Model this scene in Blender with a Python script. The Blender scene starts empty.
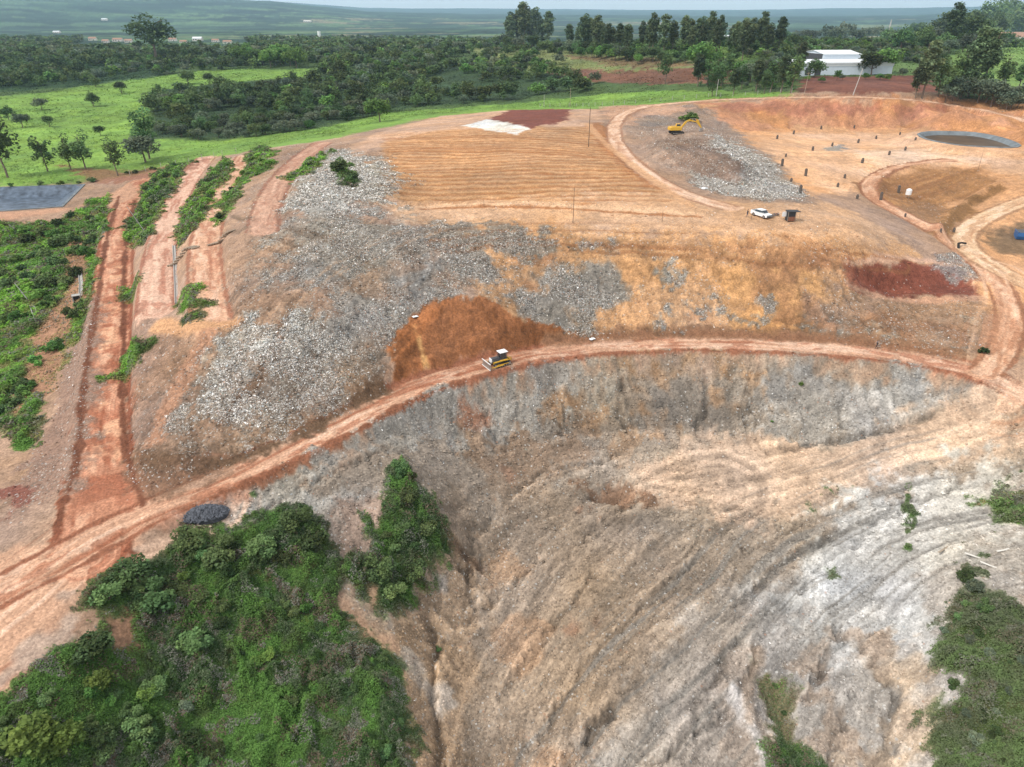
SUNE, EXPO, DENOISE = 1.5, .74, True
HAZE = 6e-5
HZB, HZT = -20, 600
import bpy, math, random
import numpy as np
from mathutils import Vector, Matrix
rng = np.random.default_rng(7); random.seed(7)
W, Hh, F = 1024, 767, 710.0
CAM = np.array([0.0, 0.0, 70.0]); PITCH = math.radians(27.3)
SC = bpy.context.scene; COL = SC.collection
cp, sp = math.cos(PITCH), math.sin(PITCH)
R = math.radians

# ------------------------------------------------------------------ noise
TAB = rng.random((256, 256)).astype(np.float32)
def vn(x, y, seed=0):
    x = np.asarray(x, np.float32) + seed * 37.13; y = np.asarray(y, np.float32) + seed * 91.7
    ix = np.floor(x).astype(np.int64); iy = np.floor(y).astype(np.int64)
    fx = x - ix; fy = y - iy
    fx = fx * fx * (3 - 2 * fx); fy = fy * fy * (3 - 2 * fy)
    a = TAB[ix & 255, iy & 255]; b = TAB[(ix + 1) & 255, iy & 255]
    c = TAB[ix & 255, (iy + 1) & 255]; d = TAB[(ix + 1) & 255, (iy + 1) & 255]
    return (a + (b - a) * fx) * (1 - fy) + (c + (d - c) * fx) * fy
def fbm(x, y, f=1.0, o=4, seed=0, g=0.55):
    s = 0; a = 1; t = 0
    for k in range(o):
        ca, sa = math.cos(k * 0.9 + .4), math.sin(k * 0.9 + .4)
        s = s + a * vn((x * ca - y * sa) * f, (x * sa + y * ca) * f, seed + k * 3)
        t += a; a *= g; f *= 2.03
    return s / t            # 0..1, mean .5
def sst(a, b, x):
    t = np.clip((x - a) / (b - a), 0, 1); return t * t * (3 - 2 * t)

# ------------------------------------------------------------------ heights
def raydir(u, v):
    a = (u - W / 2) / F; b = -(v - Hh / 2) / F
    return np.array([a, b * sp + cp, b * cp - sp])
def at_z(u, v, z):
    d = raydir(u, v); t = (z - CAM[2]) / d[2]; return CAM[0] + d[0] * t, CAM[1] + d[1] * t
CP = """400,135,30 450,128,31 500,122,31 560,120,32 588,122,32 400,170,29 450,160,30 520,160,31 600,160,31 650,182,29.5
410,205,27 470,208,27.5 540,208,28 600,210,28 660,210,28 700,212,28 760,214,28 820,222,27.5 860,230,27
500,108,22 400,112,20 300,130,17 200,145,15 100,165,13 0,175,12 600,103,26 700,96,33.5 760,93,35.5
0,140,13 100,110,15 200,120,15 300,100,18 450,95,22 600,80,30 0,100,16 0,80,20 150,80,20 300,75,24 450,70,28 600,65,36 560,55,38
640,52,45 750,60,43 800,75,39 900,70,40 1000,50,42 1000,90,36 940,95,37 1024,110,34 0,55,26 150,50,27 300,50,29 450,50,33
800,99,36 850,97,37 900,98,37 960,105,36 1024,119,34 720,130,27 800,125,26 860,127,25 900,127,25 960,125,25.5 1024,138,25
620,115,29 650,105,31 820,150,25 880,150,24.5 780,140,26 840,175,24.5 800,185,25 965,140,24 900,165,24.5 1000,165,24 1020,175,23.5
910,200,18 930,210,16.5 900,187,20.5 960,195,19 940,235,17.5 980,215,19.5 1015,190,22 1010,240,16.5 960,240,17.5 868,190,23
640,125,29.5 700,140,31 650,150,28.5 730,165,30 790,190,27 700,118,30 760,152,28.5 680,185,28 730,198,28
700,235,26.5 780,240,26 850,245,24.5 600,235,26 500,230,26.5 440,225,27
600,285,18.5 700,290,17.5 500,280,20 780,295,16.5 850,265,19.5 880,285,16.5 960,285,15.5 900,310,14.5 960,330,12.5
600,330,12.5 700,330,12 780,335,12 850,340,11.7 950,350,11.7 520,335,13 480,298,20 400,330,17 390,385,12 450,362,12 440,320,17
340,160,31 300,180,30 380,185,30 330,215,29 400,240,27 300,240,27 260,260,25 240,300,22 300,300,22.5 350,300,21 280,360,17
340,370,15 230,380,15.5 330,410,12 260,430,11.5 180,430,12 150,455,9.5 160,400,13.5 175,350,17 190,320,19 220,250,23.5
95,540,8 100,480,8.5 100,400,9.5 110,320,10.5 115,250,11.3 130,190,12 155,310,17.5 160,250,18 180,180,18.5 195,165,18.5
208,300,20.5 205,240,21.5 225,180,22.5 240,160,22.5 260,220,26 270,180,27 300,150,27.5 130,250,12.3 124,330,11.3 130,420,9.5
85,250,9 60,250,7 20,250,5 0,300,4 50,300,5.5 30,360,3 70,350,7 60,420,6.5 0,400,2 30,450,5.5 0,480,6.5 50,500,7.5 0,540,7.5
0,600,7.5 80,600,7.5 0,660,7 70,610,7.3 95,183,11.5 90,208,11.5 0,218,11 -60,183,11.3 120,215,11
200,540,6 200,520,7.8 150,600,4 100,660,4 50,700,5 0,740,4 200,650,0 250,600,2 300,550,3.5 300,650,-2 200,720,-3.5 100,740,0
300,740,-6 380,620,-4 390,700,-5.5 380,767,-7.5 240,512,7 300,482,8 350,452,9 330,500,5.5 380,470,6.5 400,460,6.5 430,500,3 400,520,2.5
440,545,-1.5 420,580,-4 402,640,-5.2 405,720,-8 480,560,-9 470,500,-1 500,470,-1
400,415,8.5 450,400,8 450,440,3.5 500,380,9 500,430,1.5 600,365,9.5 600,400,4 600,440,-1.5 700,360,9.5 700,400,3.5 700,435,-1.5
780,365,9.5 780,405,4 800,430,0 870,370,9.5 870,400,5.5 850,435,1 940,385,8.5 920,415,4.5 980,395,9 1010,415,8 1024,430,6.5 960,430,4.5
700,460,-2.5 600,470,-3.5 550,510,-5 620,500,-5 700,520,-5.5 800,480,-2 900,450,2 980,445,4.3 1024,460,4 900,500,-2 980,490,0 1024,500,.5
800,560,-7 700,600,-8.5 600,600,-8.5 550,620,-10 500,620,-11 450,640,-12 480,700,-13.5 450,740,-15 600,700,-12 700,700,-12
600,767,-14 700,767,-14 800,650,-10 900,600,-6 880,700,-10 925,640,-7 800,740,-13 860,767,-12.5 900,767,-11
960,580,-1 980,620,-.5 960,680,-3 1000,700,-1.5 950,740,-6 1000,767,-3.5 1024,560,1 1000,540,0 1024,640,2
400,393,10.5 500,360,11 560,350,11.2 620,345,11.2 700,342,11.2 780,345,11 850,350,11 920,358,11 980,370,11 1024,392,11 290,450,9.3 220,480,8.8"""
pts = []
for t in CP.split():
    u, v, z = map(float, t.split(',')); x, y = at_z(u, v, z); pts.append((x, y, z))
pts += [(-150, 20, 3), (150, 20, -3), (0, 15, -18), (260, 110, 12), (240, 180, 16), (-220, 150, 2), (-200, 80, 5), (-320, 400, 12), (380, 250, 24),
        (500, 400, 33), (-600, 700, 17), (700, 700, 40), (-300, 250, 8), (330, 200, 22), (120, 40, -4), (-110, 55, 4), (-60, 30, -6),
        (-1200, 1000, 24), (1200, 1000, 36), (0, 1100, 30), (500, 1000, 36), (-1500, 2000, 22), (0, 1800, 20), (1500, 2000, 22), (1500, 400, 34), (-1500, 400, 14),
        (0, 2500, 18), (-2500, 2500, 18), (2500, 2500, 18), (300, 1400, 24), (150, 900, 42), (450, 800, 43)]
P = np.array(pts); PX = P[:, :2]; PZ = P[:, 2]; NP_ = len(P)
D = np.sqrt(((PX[:, None] - PX[None]) ** 2).sum(-1))
A = np.zeros((NP_ + 3, NP_ + 3)); A[:NP_, :NP_] = D - np.eye(NP_) * 0.8
A[:NP_, NP_] = 1; A[NP_, :NP_] = 1; A[:NP_, NP_ + 1:] = PX / 100; A[NP_ + 1:, :NP_] = PX.T / 100
WW = np.linalg.solve(A, np.concatenate([PZ, [0, 0, 0]]))
def rbf(x, y):
    out = np.empty(x.size, np.float32); xf = x.ravel(); yf = y.ravel()
    for i in range(0, x.size, 20000):
        a = xf[i:i + 20000, None].astype(np.float32) - PX[None, :, 0].astype(np.float32)
        b = yf[i:i + 20000, None].astype(np.float32) - PX[None, :, 1].astype(np.float32)
        out[i:i + 20000] = np.sqrt(a * a + b * b) @ WW[:NP_].astype(np.float32) + WW[NP_] + xf[i:i + 20000] / 100 * WW[NP_ + 1] + yf[i:i + 20000] / 100 * WW[NP_ + 2]
    return out.reshape(x.shape)
def blur(g, n):
    for _ in range(n):
        p = np.pad(g, 1, mode='edge')
        g = (p[1:-1, :-2] + 2 * p[1:-1, 1:-1] + p[1:-1, 2:]) / 4
        p = np.pad(g, 1, mode='edge')
        g = (p[:-2, 1:-1] + 2 * p[1:-1, 1:-1] + p[2:, 1:-1]) / 4
    return g
NX0, NX1, NY0, NY1 = -470, 470, 10, 480
gx, gy = np.meshgrid(np.arange(NX0, NX1 + 1), np.arange(NY0, NY1 + 1))
GN = blur(rbf(gx, gy), 6)
FX0, FX1, FY0, FY1, FS = -2600, 2600, 380, 2700, 10
hx, hy = np.meshgrid(np.arange(FX0, FX1 + 1, FS), np.arange(FY0, FY1 + 1, FS))
GF = blur(rbf(hx, hy), 1)
def bil(G, x0, y0, s, x, y):
    fx = np.clip((x - x0) / s, 0, G.shape[1] - 1.001); fy = np.clip((y - y0) / s, 0, G.shape[0] - 1.001)
    ix = fx.astype(np.int64); iy = fy.astype(np.int64); fx = fx - ix; fy = fy - iy
    return (G[iy, ix] * (1 - fx) + G[iy, ix + 1] * fx) * (1 - fy) + (G[iy + 1, ix] * (1 - fx) + G[iy + 1, ix + 1] * fx) * fy
def hills(x, y):
    u = 512 + F * x / np.maximum(y, 1)          # bearing
    top = np.interp(x / y, [-.9, -.75, -.45, -.3, -.18, -.05, .3, .5, .75, 1], [400, 380, 290, 230, 130, 100, 70, 80, 150, 200])
    r = np.hypot(x, y)
    n = fbm(x, y, 1 / 2600., 5, 5)
    z = 18 + (top - 18) * sst(4200, 9500, r) * (0.78 + .44 * n)
    z = z + 18 * (fbm(x, y, 1 / 900., 4, 9) - .5) * sst(1500, 3500, r)
    z = z + 120 * sst(11000, 17000, r) * (.5 + fbm(x, y, 1 / 4000., 3, 21))
    return z
def H0(x, y):
    x = np.asarray(x, float); y = np.asarray(y, float)
    n = bil(GN, NX0, NY0, 1, x, y); f = bil(GF, FX0, FY0, FS, x, y)
    t = np.maximum(sst(420, 470, y), sst(420, 465, np.abs(x)))
    z = n * (1 - t) + f * t
    s = sst(1300, 2400, y)
    return z * (1 - s) + hills(x, y) * s
def cast(u, v, hf=None):
    hf = hf or H0
    d = raydir(u, v); ys = np.concatenate([np.arange(20, 600, .5), np.arange(600, 2600, 3), np.arange(2600, 16000, 25)])
    t = ys / d[1]; z = CAM[2] + d[2] * t; g = hf(d[0] * t, ys) - z
    k = np.argmax(g > 0)
    if not (g > 0).any(): k = len(ys) - 1
    if k > 0 and (g > 0).any():
        a = g[k - 1] / (g[k - 1] - g[k]); y = ys[k - 1] + (ys[k] - ys[k - 1]) * a
    else: y = ys[k]
    return d[0] * y / d[1], y
def px(s):          # 'u,v u,v' -> list
    return [tuple(map(float, t.split(','))) for t in s.split()]
def wline(s, step=18, closed=False):
    p = px(s) if isinstance(s, str) else s; q = []
    seg = list(zip(p, p[1:] + ([p[0]] if closed else [])))
    for (a, b) in seg:
        if not closed and a is seg[-1][0]: pass
        n = max(1, int(math.hypot(b[0] - a[0], b[1] - a[1]) / step))
        for i in range(n): q.append((a[0] + (b[0] - a[0]) * i / n, a[1] + (b[1] - a[1]) * i / n))
    if not closed: q.append(p[-1])
    return np.array([cast(*k) for k in q])
def smooth(l, n=3):
    for _ in range(n):
        m = l.copy(); m[1:-1] = (l[:-2] + 2 * l[1:-1] + l[2:]) / 4; l = m
    return l
def linedist(L, x, y):      # signed distance, arc length, fraction index
    best = np.full(x.shape, 1e9, np.float32); sd = np.zeros_like(best); al = np.zeros_like(best); acc = 0
    for (ax, ay), (bx, by) in zip(L[:-1], L[1:]):
        dx, dy = bx - ax, by - ay; l2 = dx * dx + dy * dy + 1e-9; l = math.sqrt(l2)
        t = np.clip(((x - ax) * dx + (y - ay) * dy) / l2, 0, 1)
        ex = x - ax - t * dx; ey = y - ay - t * dy; dd = np.hypot(ex, ey)
        m = dd < best
        best = np.where(m, dd, best); sd = np.where(m, np.where(dx * (y - ay) - dy * (x - ax) > 0, dd, -dd), sd); al = np.where(m, acc + t * l, al)
        acc += l
    return sd, al, acc
def inpoly(Q, x, y):
    c = np.zeros(x.shape, bool)
    for (ax, ay), (bx, by) in zip(Q, np.roll(Q, -1, 0)):
        if ay == by: continue
        m = ((ay > y) != (by > y)) & (x < (bx - ax) * (y - ay) / (by - ay) + ax); c ^= m
    return c
def near(L, m, x, y):
    return np.nonzero((x > L[:, 0].min() - m) & (x < L[:, 0].max() + m) & (y > L[:, 1].min() - m) & (y < L[:, 1].max() + m))[0]

# roads are cut into / raised out of the slope: (pixels, half width m, feather m)
ROADS = dict(
 main=("-120,660 -40,610 40,570 110,530 160,507 220,480 290,450 340,425 400,393 450,374 500,360 560,350 620,344 700,342 780,345 850,350 920,358 975,369 1030,395 1090,430", 3.0, 2.5),
 ramp=("90,560 96,505 100,450 101,400 107,340 113,280 116,235 127,195 140,182", 4.0, 2.0),
 right=("985,373 1008,350 1014,320 1005,290 985,265 935,232 900,212 870,197 852,185 870,172 905,163 950,160", 2.4, 2.5),
 bench2=("156,312 156,280 160,245 172,205 184,180 196,165 206,158", 3.6, 2.0),
 bench3=("212,322 206,300 203,260 205,225 222,190 238,165 246,156", 3.4, 2.0),
 bench4=("262,232 266,200 282,172 300,153 322,143", 3.6, 2.5),
 top=("1060,128 1024,118 960,104 900,97 850,96 800,97 750,98 700,101 650,105 615,113 600,125 612,145 640,170 680,195 730,208", 2.6, 2.0),
 access=("1060,190 1010,205 975,222 950,236 965,250 1000,272 1060,300", 3.0, 2.5),
)
RL = {}
for k, (s, hw, fe) in ROADS.items():
    L = smooth(wline(s, 14), 3); z = H0(L[:, 0], L[:, 1]); z = smooth(z[:, None], 12)[:, 0]
    RL[k] = (L, z, hw, fe)
xs = gx.astype(np.float32); ys_ = gy.astype(np.float32)
for k, (L, z, hw, fe) in RL.items():
    idx = near(L, hw + fe + 2, xs.ravel(), ys_.ravel()); x = xs.ravel()[idx]; y = ys_.ravel()[idx]
    sd, al, tot = linedist(L, x, y)
    acc = np.concatenate([[0], np.cumsum(np.hypot(*np.diff(L, axis=0).T))])
    zt = np.interp(al, acc, z); w = 1 - sst(hw, hw + fe, np.abs(sd))
    end = (np.hypot(x - L[0, 0], y - L[0, 1]) < .1)
    g = GN.ravel(); g[idx] = g[idx] * (1 - w) + zt * w; GN = g.reshape(GN.shape)
def poly_off(s, dz, soft):      # raise / sink an area of ground
    global GN
    Q = wline(s, 14, True); g = GN.ravel(); idx = near(Q, soft + 1, xs.ravel(), ys_.ravel())
    x = xs.ravel()[idx]; y = ys_.ravel()[idx]; sd, _, _ = linedist(np.vstack([Q, Q[:1]]), x, y); sd = np.abs(sd)
    sd = np.where(inpoly(Q, x, y), sd, -sd); g[idx] += dz * sst(-soft * .2, soft, sd); GN = g.reshape(GN.shape)
def line_off(s, dz, hw):
    global GN
    L = smooth(wline(s, 14), 2); g = GN.ravel(); idx = near(L, hw + 1, xs.ravel(), ys_.ravel())
    sd, _, _ = linedist(L, xs.ravel()[idx], ys_.ravel()[idx]); g[idx] += dz * np.exp(-(sd / hw * 1.6) ** 2); GN = g.reshape(GN.shape)
# ponds, scoops, heaps, berms
poly_off("388,372 402,338 432,307 480,299 515,320 545,338 500,350 450,368", -1.6, 5)
poly_off("850,270 900,266 955,272 978,283 960,292 900,294 862,284", -2.0, 3.5)
poly_off("640,138 690,126 722,140 764,178 745,184 695,172 650,160", 3.6, 7)
poly_off("785,432 815,424 830,428 812,440 790,442", -2.2, 2.0)
poly_off("580,488 620,478 650,490 625,505 590,500", -2.4, 2.2)
line_off("132,456 220,464 288,440 338,411 383,386", .7, 1.5)
line_off("400,203 470,205 560,204 640,209 700,213", .9, 2.0)
line_off("548,341 620,334 700,332 800,336 900,345 960,354", .8, 2.0)
line_off("850,188 875,176 905,167 950,164", .8, 2.0)
line_off("835,440 880,430 925,417", -.7, 1.2)
line_off("452,535 420,480 400,462", 1.2, 3.0)
line_off("768,680 785,710 795,767", -1.8, 2.5)
line_off("520,767 560,690 600,620", -.8, 2.5)
line_off("735,690 750,720 760,767", 1.2, 2.0)
line_off("590,740 640,690 700,640", -.9, 1.3)
line_off("905,200 925,190 950,178 990,165", .9, 2.0)
line_off("935,236 958,205 1000,185", 1.6, 2.6)
GNs = GN
# ------------------------------------------------------------------ ground sheet
ys = [22.0]
while ys[-1] < 21000:
    y = ys[-1]; ys.append(y + (max(.27, .0033 * y) if y < 460 else .0033 * y + (y - 460) * .010 if y < 1500 else .0168 * y))
ys = np.array(ys); NR = len(ys); NC = 1180
s = np.linspace(-1, 1, NC)
wd = 0.84 * ys + 42
X = (s[None] * wd[:, None]).ravel(); Y = np.repeat(ys, NC)
Z = H0(X, Y)
CA = np.repeat(np.gradient(ys) * wd * 2 / NC, NC)          # cell area
N = len(X); Xf = X.astype(np.float32); Yf = Y.astype(np.float32)
dist = np.hypot(Xf, Yf)
C = np.zeros((N, 3), np.float32); T = np.zeros(N, np.float32); V = np.zeros(N, np.float32); K = np.zeros(N, np.int8)
TW = np.zeros(N, np.float32)       # whiteness of rubbish
DZ = np.zeros(N, np.float32)
nA = fbm(Xf, Yf, .05, 4, 1); nB = fbm(Xf, Yf, .25, 4, 2); nC = fbm(Xf, Yf, 1.1, 3, 3); nD = fbm(Xf, Yf, .012, 3, 4)
def col(c): return np.array(c, np.float32) / 255
C[:] = col((176, 143, 118))
def put(idx, w, c, t=None, v=None, tw=None, k=None, kt=.5):
    w = w.astype(np.float32)
    if c is not None: C[idx] = C[idx] * (1 - w[:, None]) + col(c) * w[:, None]
    if t is not None: T[idx] = T[idx] * (1 - w) + t * w
    if tw is not None: TW[idx] = TW[idx] * (1 - w) + tw * w
    if v is not None: V[idx] = V[idx] * (1 - w) + v * w
    if k is not None: K[idx[w > kt]] = k
def mpoly(s, soft=1.5, nz=2.0, off=0):
    Q = wline(s, 16, True) if isinstance(s, str) else s
    idx = near(Q, soft + nz + 1, Xf, Yf); x = Xf[idx]; y = Yf[idx]
    sd, _, _ = linedist(np.vstack([Q, Q[:1]]), x, y); sd = np.abs(sd); sd = np.where(inpoly(Q, x, y), sd, -sd)
    n = (nA[idx] - .5) * 1.0 + (nB[idx] - .5) * 1.2 + (nC[idx] - .5) * .5
    return idx, sst(-soft, soft, sd + n * 2.2 * nz + off)
def PL(s, c, soft=1.5, nz=2.0, op=1.0, thr=None, f=.12, **kw):
    idx, w = mpoly(s, soft, nz)
    if thr is not None:                # patchy: only where noise is above thr
        n = fbm(Xf[idx], Yf[idx], f, 4, int(abs(hash_(s))) % 97); w = w * sst(thr - .06, thr + .06, n)
    put(idx, w * op, c, **kw)
def hash_(s): return sum((i + 1) * ord(ch) for i, ch in enumerate(s)) % 9973
def LN(s, c, hw=2.0, fe=.6, nz=.5, op=1.0, **kw):
    L = smooth(wline(s, 14), 3) if isinstance(s, str) else s
    idx = near(L, hw + fe + 2 * nz + 1, Xf, Yf); sd, al, tot = linedist(L, Xf[idx], Yf[idx])
    n = (nB[idx] - .5) * 3 + (nC[idx] - .5) * 2
    put(idx, (1 - sst(hw - fe, hw + fe, np.abs(sd) + n * nz)) * op, c, **kw)
def STREAK(s, hw, fe=3.0, fa=1.0, fl=.04, amp=.25, h=0.0, seed=0, lo=None, hi=None, mask=None, o=3, reg=None):
    """wheel / dozer tracks running along a line"""
    L = smooth(wline(s, 14), 4) if isinstance(s, str) else s
    idx = near(L, hw + fe, Xf, Yf)
    sd, al, tot = linedist(L, Xf[idx], Yf[idx]); w = 1 - sst(hw - fe, hw + fe, np.abs(sd))
    if reg is not None:
        i2, w2 = mpoly(reg, 2, 2); ww = np.zeros(N, np.float32); ww[i2] = w2; w = w * ww[idx]
    sd = sd + (nA[idx] - .5) * 3
    n = 0; a = 1; tt = 0; f = fa
    for q in range(o):
        n = n + a * vn(sd * f, al * fl * (1.4 ** q), seed + q * 5); tt += a; a *= .75; f *= 2.1
    n = (n / tt - .5) * 2
    mod = 1 + amp * n * w
    C[idx] *= mod[:, None]
    if lo is not None:
        q = sst(.1, .5, -n) * w * .7; C[idx] = C[idx] * (1 - q[:, None]) + col(lo) * q[:, None]
    if hi is not None:
        q = sst(.1, .5, n) * w * .8; C[idx] = C[idx] * (1 - q[:, None]) + col(hi) * q[:, None]
    DZ[idx] += (h * n * w).astype(np.float32)

# --- far country
edge = np.array([cast(*p) for p in px("-140,197 -60,190 0,185 60,181 130,172 200,158 250,149 290,141 330,136 380,121 430,115 500,110 560,107 600,107 650,103 700,99 790,94 800,88 830,84 930,86 960,98 1024,113 1100,132")])
eb = edge[:, 0] / edge[:, 1]; o_ = np.argsort(eb)
yedge = np.interp(Xf / Yf, eb[o_], edge[o_, 1])
beyond = sst(-3, 3, Yf - yedge + (nA - .5) * 14 + (nB - .5) * 6)
idA = np.arange(N)
nf1 = fbm(Xf, Yf, .006, 4, 11); nf2 = fbm(Xf, Yf * 1.5, .0016, 4, 12); nf3 = fbm(Xf, Yf, .09, 4, 14)
put(idA, beyond, (88, 112, 62), v=.12, t=0, k=1)
far = sst(900, 1500, Yf)
put(idA, far, (58, 88, 66), v=0)
# patchwork of fields out on the plain
cell = np.floor(Xf / 420 + nf2 * 3) * 7.7 + np.floor(Yf / 600 + nf1 * 1.2) * 3.1
pc = TAB[(cell.astype(int) * 13) & 255, (cell.astype(int) * 29) & 255]
put(idA, far * sst(.66, .7, pc) * .75 * (Yf < 6800), (112, 142, 88)); put(idA, far * sst(.86, .88, pc) * .8 * (Yf < 7000), (160, 142, 112))
put(idA, far * sst(.5, .53, nf1) * .8, (40, 66, 54)); put(idA, far * sst(.56, .6, nf2) * .55 * (Yf < 7500), (104, 136, 90))
put(idA, sst(1400, 2600, Yf) * sst(.56, .62, fbm(Xf, Yf, .004, 5, 77)) * .85, (30, 54, 46))
PL("-140,200 -60,110 0,97 60,90 130,80 200,71 250,69 340,69 300,78 225,82 160,92 148,140 230,140 330,127 380,113 500,104 560,99 620,93 700,90 785,92 800,90 790,96 700,102 600,109 430,118 330,139 250,151 130,175 0,187 -140,205", (130, 166, 72), 4, 5, v=.02)
PL("-140,150 0,110 60,96 150,100 150,135 100,165 0,178 -140,190", (146, 184, 78), 6, 8, op=.7, thr=.5, f=.03)
PL("460,46 560,50 640,56 700,62 705,70 640,76 540,74 480,60", (134, 143, 86), 4, 5)
PL("560,55 640,58 700,63 690,68 600,64", (142, 112, 84), 4, 8, op=.8)
PL("540,68 640,72 700,66 735,70 725,84 640,83 560,82", (132, 92, 72), 4, 10)
PL("700,38 775,40 785,54 740,60 712,56", (126, 156, 78), 4, 6)
PL("945,58 975,42 1060,36 1100,80 1040,88 1000,86 965,74", (132, 164, 84), 4, 6)
PL("868,60 925,62 925,82 885,84 868,74", (112, 140, 78), 4, 6)
PL("796,82 812,76 930,76 940,92 800,92", (132, 84, 68), 2, 4, v=0)
PL("-60,66 90,62 200,62 150,78 60,88 -60,94", (56, 82, 50), 6, 8)
PL("150,92 225,83 300,79 345,70 460,66 560,76 560,92 480,102 380,111 330,124 230,138 152,138", (66, 88, 56), 5, 8)
# --- bare earth of the landfill
PL("250,150 330,143 400,150 395,200 440,240 390,330 385,390 320,430 150,470 110,470 130,400 200,340 235,260", (166, 134, 110), 3, 4, t=.15)
PL("105,470 130,330 150,330 215,345 240,400 200,470 140,480", (166, 132, 108), 3, 4, t=.10)
PL("380,136 430,128 500,124 588,124 615,150 690,207 560,206 420,206 380,195", (196, 148, 104), 2, 2.5, t=0)
PL("345,150 380,132 440,116 510,110 600,109 605,126 500,127 430,131 385,142 350,165", (208, 166, 134), 2, 2, t=0)
PL("462,126 495,117 530,128 515,134 490,130", (238, 234, 226), .8, 2)
PL("487,119 508,110 570,109 566,121 532,128", (134, 78, 64), 1, 3)
PL("588,126 600,122 625,150 665,190 640,186 605,150", (178, 122, 80), 1.5, 2, t=0)
PL("385,205 640,192 720,200 830,202 880,225 905,240 870,252 700,236 560,231 440,226 400,222", (214, 170, 132), 2.5, 4, t=.05)
PL("430,226 700,230 870,250 905,243 930,262 850,262 840,285 870,310 950,312 985,335 975,352 780,340 600,338 530,345 500,310 470,285 430,262", (218, 166, 118), 3, 5, t=.12)
PL("690,246 800,250 835,300 820,338 745,338 715,300", (224, 166, 108), 2, 5, t=0)
PL("560,240 700,240 780,245 770,275 650,290 560,275", (198, 148, 100), 2, 6, op=.8, t=.03)
PL("460,262 520,268 560,300 530,318 500,300 470,290", (200, 150, 104), 2, 5, op=.8, t=.1)
PL("800,298 985,305 985,340 960,352 820,340", (174, 138, 108), 2, 4, t=.2)
PL("430,240 700,240 860,262 940,300 975,348 600,336 470,290", (168, 118, 84), 1, 1, thr=.6, f=.07, op=.5)
G1 = (152, 143, 131)
PL("300,170 328,150 388,156 396,190 372,215 340,222 296,205", (172, 166, 154), 4, 7, t=.8, tw=.7)
PL("285,225 330,215 400,225 440,235 475,270 430,305 400,335 382,388 300,420 225,405 212,375 250,330 300,300 285,262", G1, 7, 9, t=.5, tw=.22)
PL("215,380 248,332 290,312 345,338 335,372 290,392 275,418 228,408", (190, 187, 178), 3.5, 6, t=.95, tw=1)
PL("270,420 330,300 350,330 360,380 320,410", (150, 142, 132), 2, 6, t=.85, tw=.6, op=.8)
PL("215,380 300,290 420,240 470,280 400,330 380,390 300,430 225,410", (166, 126, 96), 1, 3, thr=.57, f=.09, op=.5, t=.3)
PL("200,420 380,330 385,392 330,420 220,462 150,462", (146, 120, 98), 3, 4, op=.6, t=.35)
PL("540,262 590,256 655,300 650,335 560,332 528,300", G1, 5, 8, t=.6, tw=.3, thr=.46)
PL("672,284 716,284 722,306 705,322 676,318", (150, 146, 136), 3, 7, t=.8, tw=.4)
PL("770,300 740,285 720,296 745,318", G1, 1.5, 6, t=.7, op=.8)
PL("500,232 420,228 410,250 470,262 540,255 560,240", (150, 136, 120), 2, 6, t=.5, thr=.45)
PL("760,330 960,320 980,345 900,345", (160, 144, 126), 2, 6, t=.35, thr=.5)
PL("845,268 900,262 960,270 985,282 975,294 900,297 858,288", (140, 80, 62), 1, 2, t=.03)
PL("700,248 800,245 850,262 845,272 780,262", (190, 132, 98), 2, 5, op=.35)
PL("930,252 980,262 985,275 940,268", (148, 130, 120), 1, 4, t=.7)
LN("848,284 870,294 905,302 985,298", (205, 158, 128), 1.0, .5)
LN("845,262 900,257 960,264", (208, 164, 134), .8, .5)
# freshly dumped orange soil
PL("386,372 400,338 430,307 480,298 515,320 575,337 548,344 500,356 450,374 400,390", (166, 106, 66), .5, 2.0, t=0)
PL("388,375 402,340 412,330 408,360 400,386", (128, 80, 46), .8, 2, op=.8)
PL("500,322 575,337 548,343 505,348", (134, 84, 50), .8, 2, op=.8)
LN("414,325 420,350 428,372", (214, 160, 100), .5, .4)
# right hand cell and cut bank
PL("615,112 700,102 1080,100 1120,250 1030,360 1000,330 985,265 900,213 850,190 800,200 760,150", (218, 164, 118), 3, 4, t=0)
PL("690,112 740,100 800,99 930,98 1060,118 1060,140 980,128 900,127 860,130 800,124 745,132 700,124", (204, 146, 108), 2, 4, t=0)
PL("690,112 800,100 930,98 1060,118 1060,140 900,130 745,132", (206, 146, 96), 1.5, 4, thr=.5, f=.05, op=.85)
PL("690,102 760,102 860,100 950,104 940,112 860,114 760,112", (172, 108, 90), 2, 5, op=.5)
PL("742,142 800,134 900,134 1010,150 1060,170 1060,182 960,165 900,165 860,182 845,195 800,180 770,160", (226, 178, 138), 3, 5, t=0)
PL("850,150 930,150 1000,160 930,162 870,172", (236, 200, 168), 2, 6, op=.7)
PL("868,188 910,168 980,170 1000,182 960,202 935,235 925,222 900,212 868,196", (184, 134, 88), 2, 4, t=.05)
PL("895,205 925,195 945,205 935,232 915,222", (150, 114, 84), 2, 4, op=.8)
PL("938,230 962,200 1000,184 1010,190 975,208 955,235", (152, 112, 72), 1.5, 3)
PL("985,232 1050,210 1060,260 1000,256", (136, 110, 84), 2, 3)
PL("612,118 690,104 722,118 762,150 798,185 815,203 760,202 720,196 662,168 640,142", (160, 134, 114), 2.5, 4, t=.22, tw=.05)
PL("705,186 690,172 712,140 735,140 775,172 806,196 760,200", (158, 150, 140), 2, 4, t=.6, tw=.4)
PL("652,140 700,138 742,168 735,180 690,168", (132, 106, 88), 2, 4, t=.25, op=.9)
PL("600,106 660,104 690,108 640,125 620,128 606,118", (206, 160, 128), 2, 4, t=.1)
PL("625,118 660,114 680,122 650,128", (140, 126, 114), 1.5, 5, t=.2, op=.7)
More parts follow.
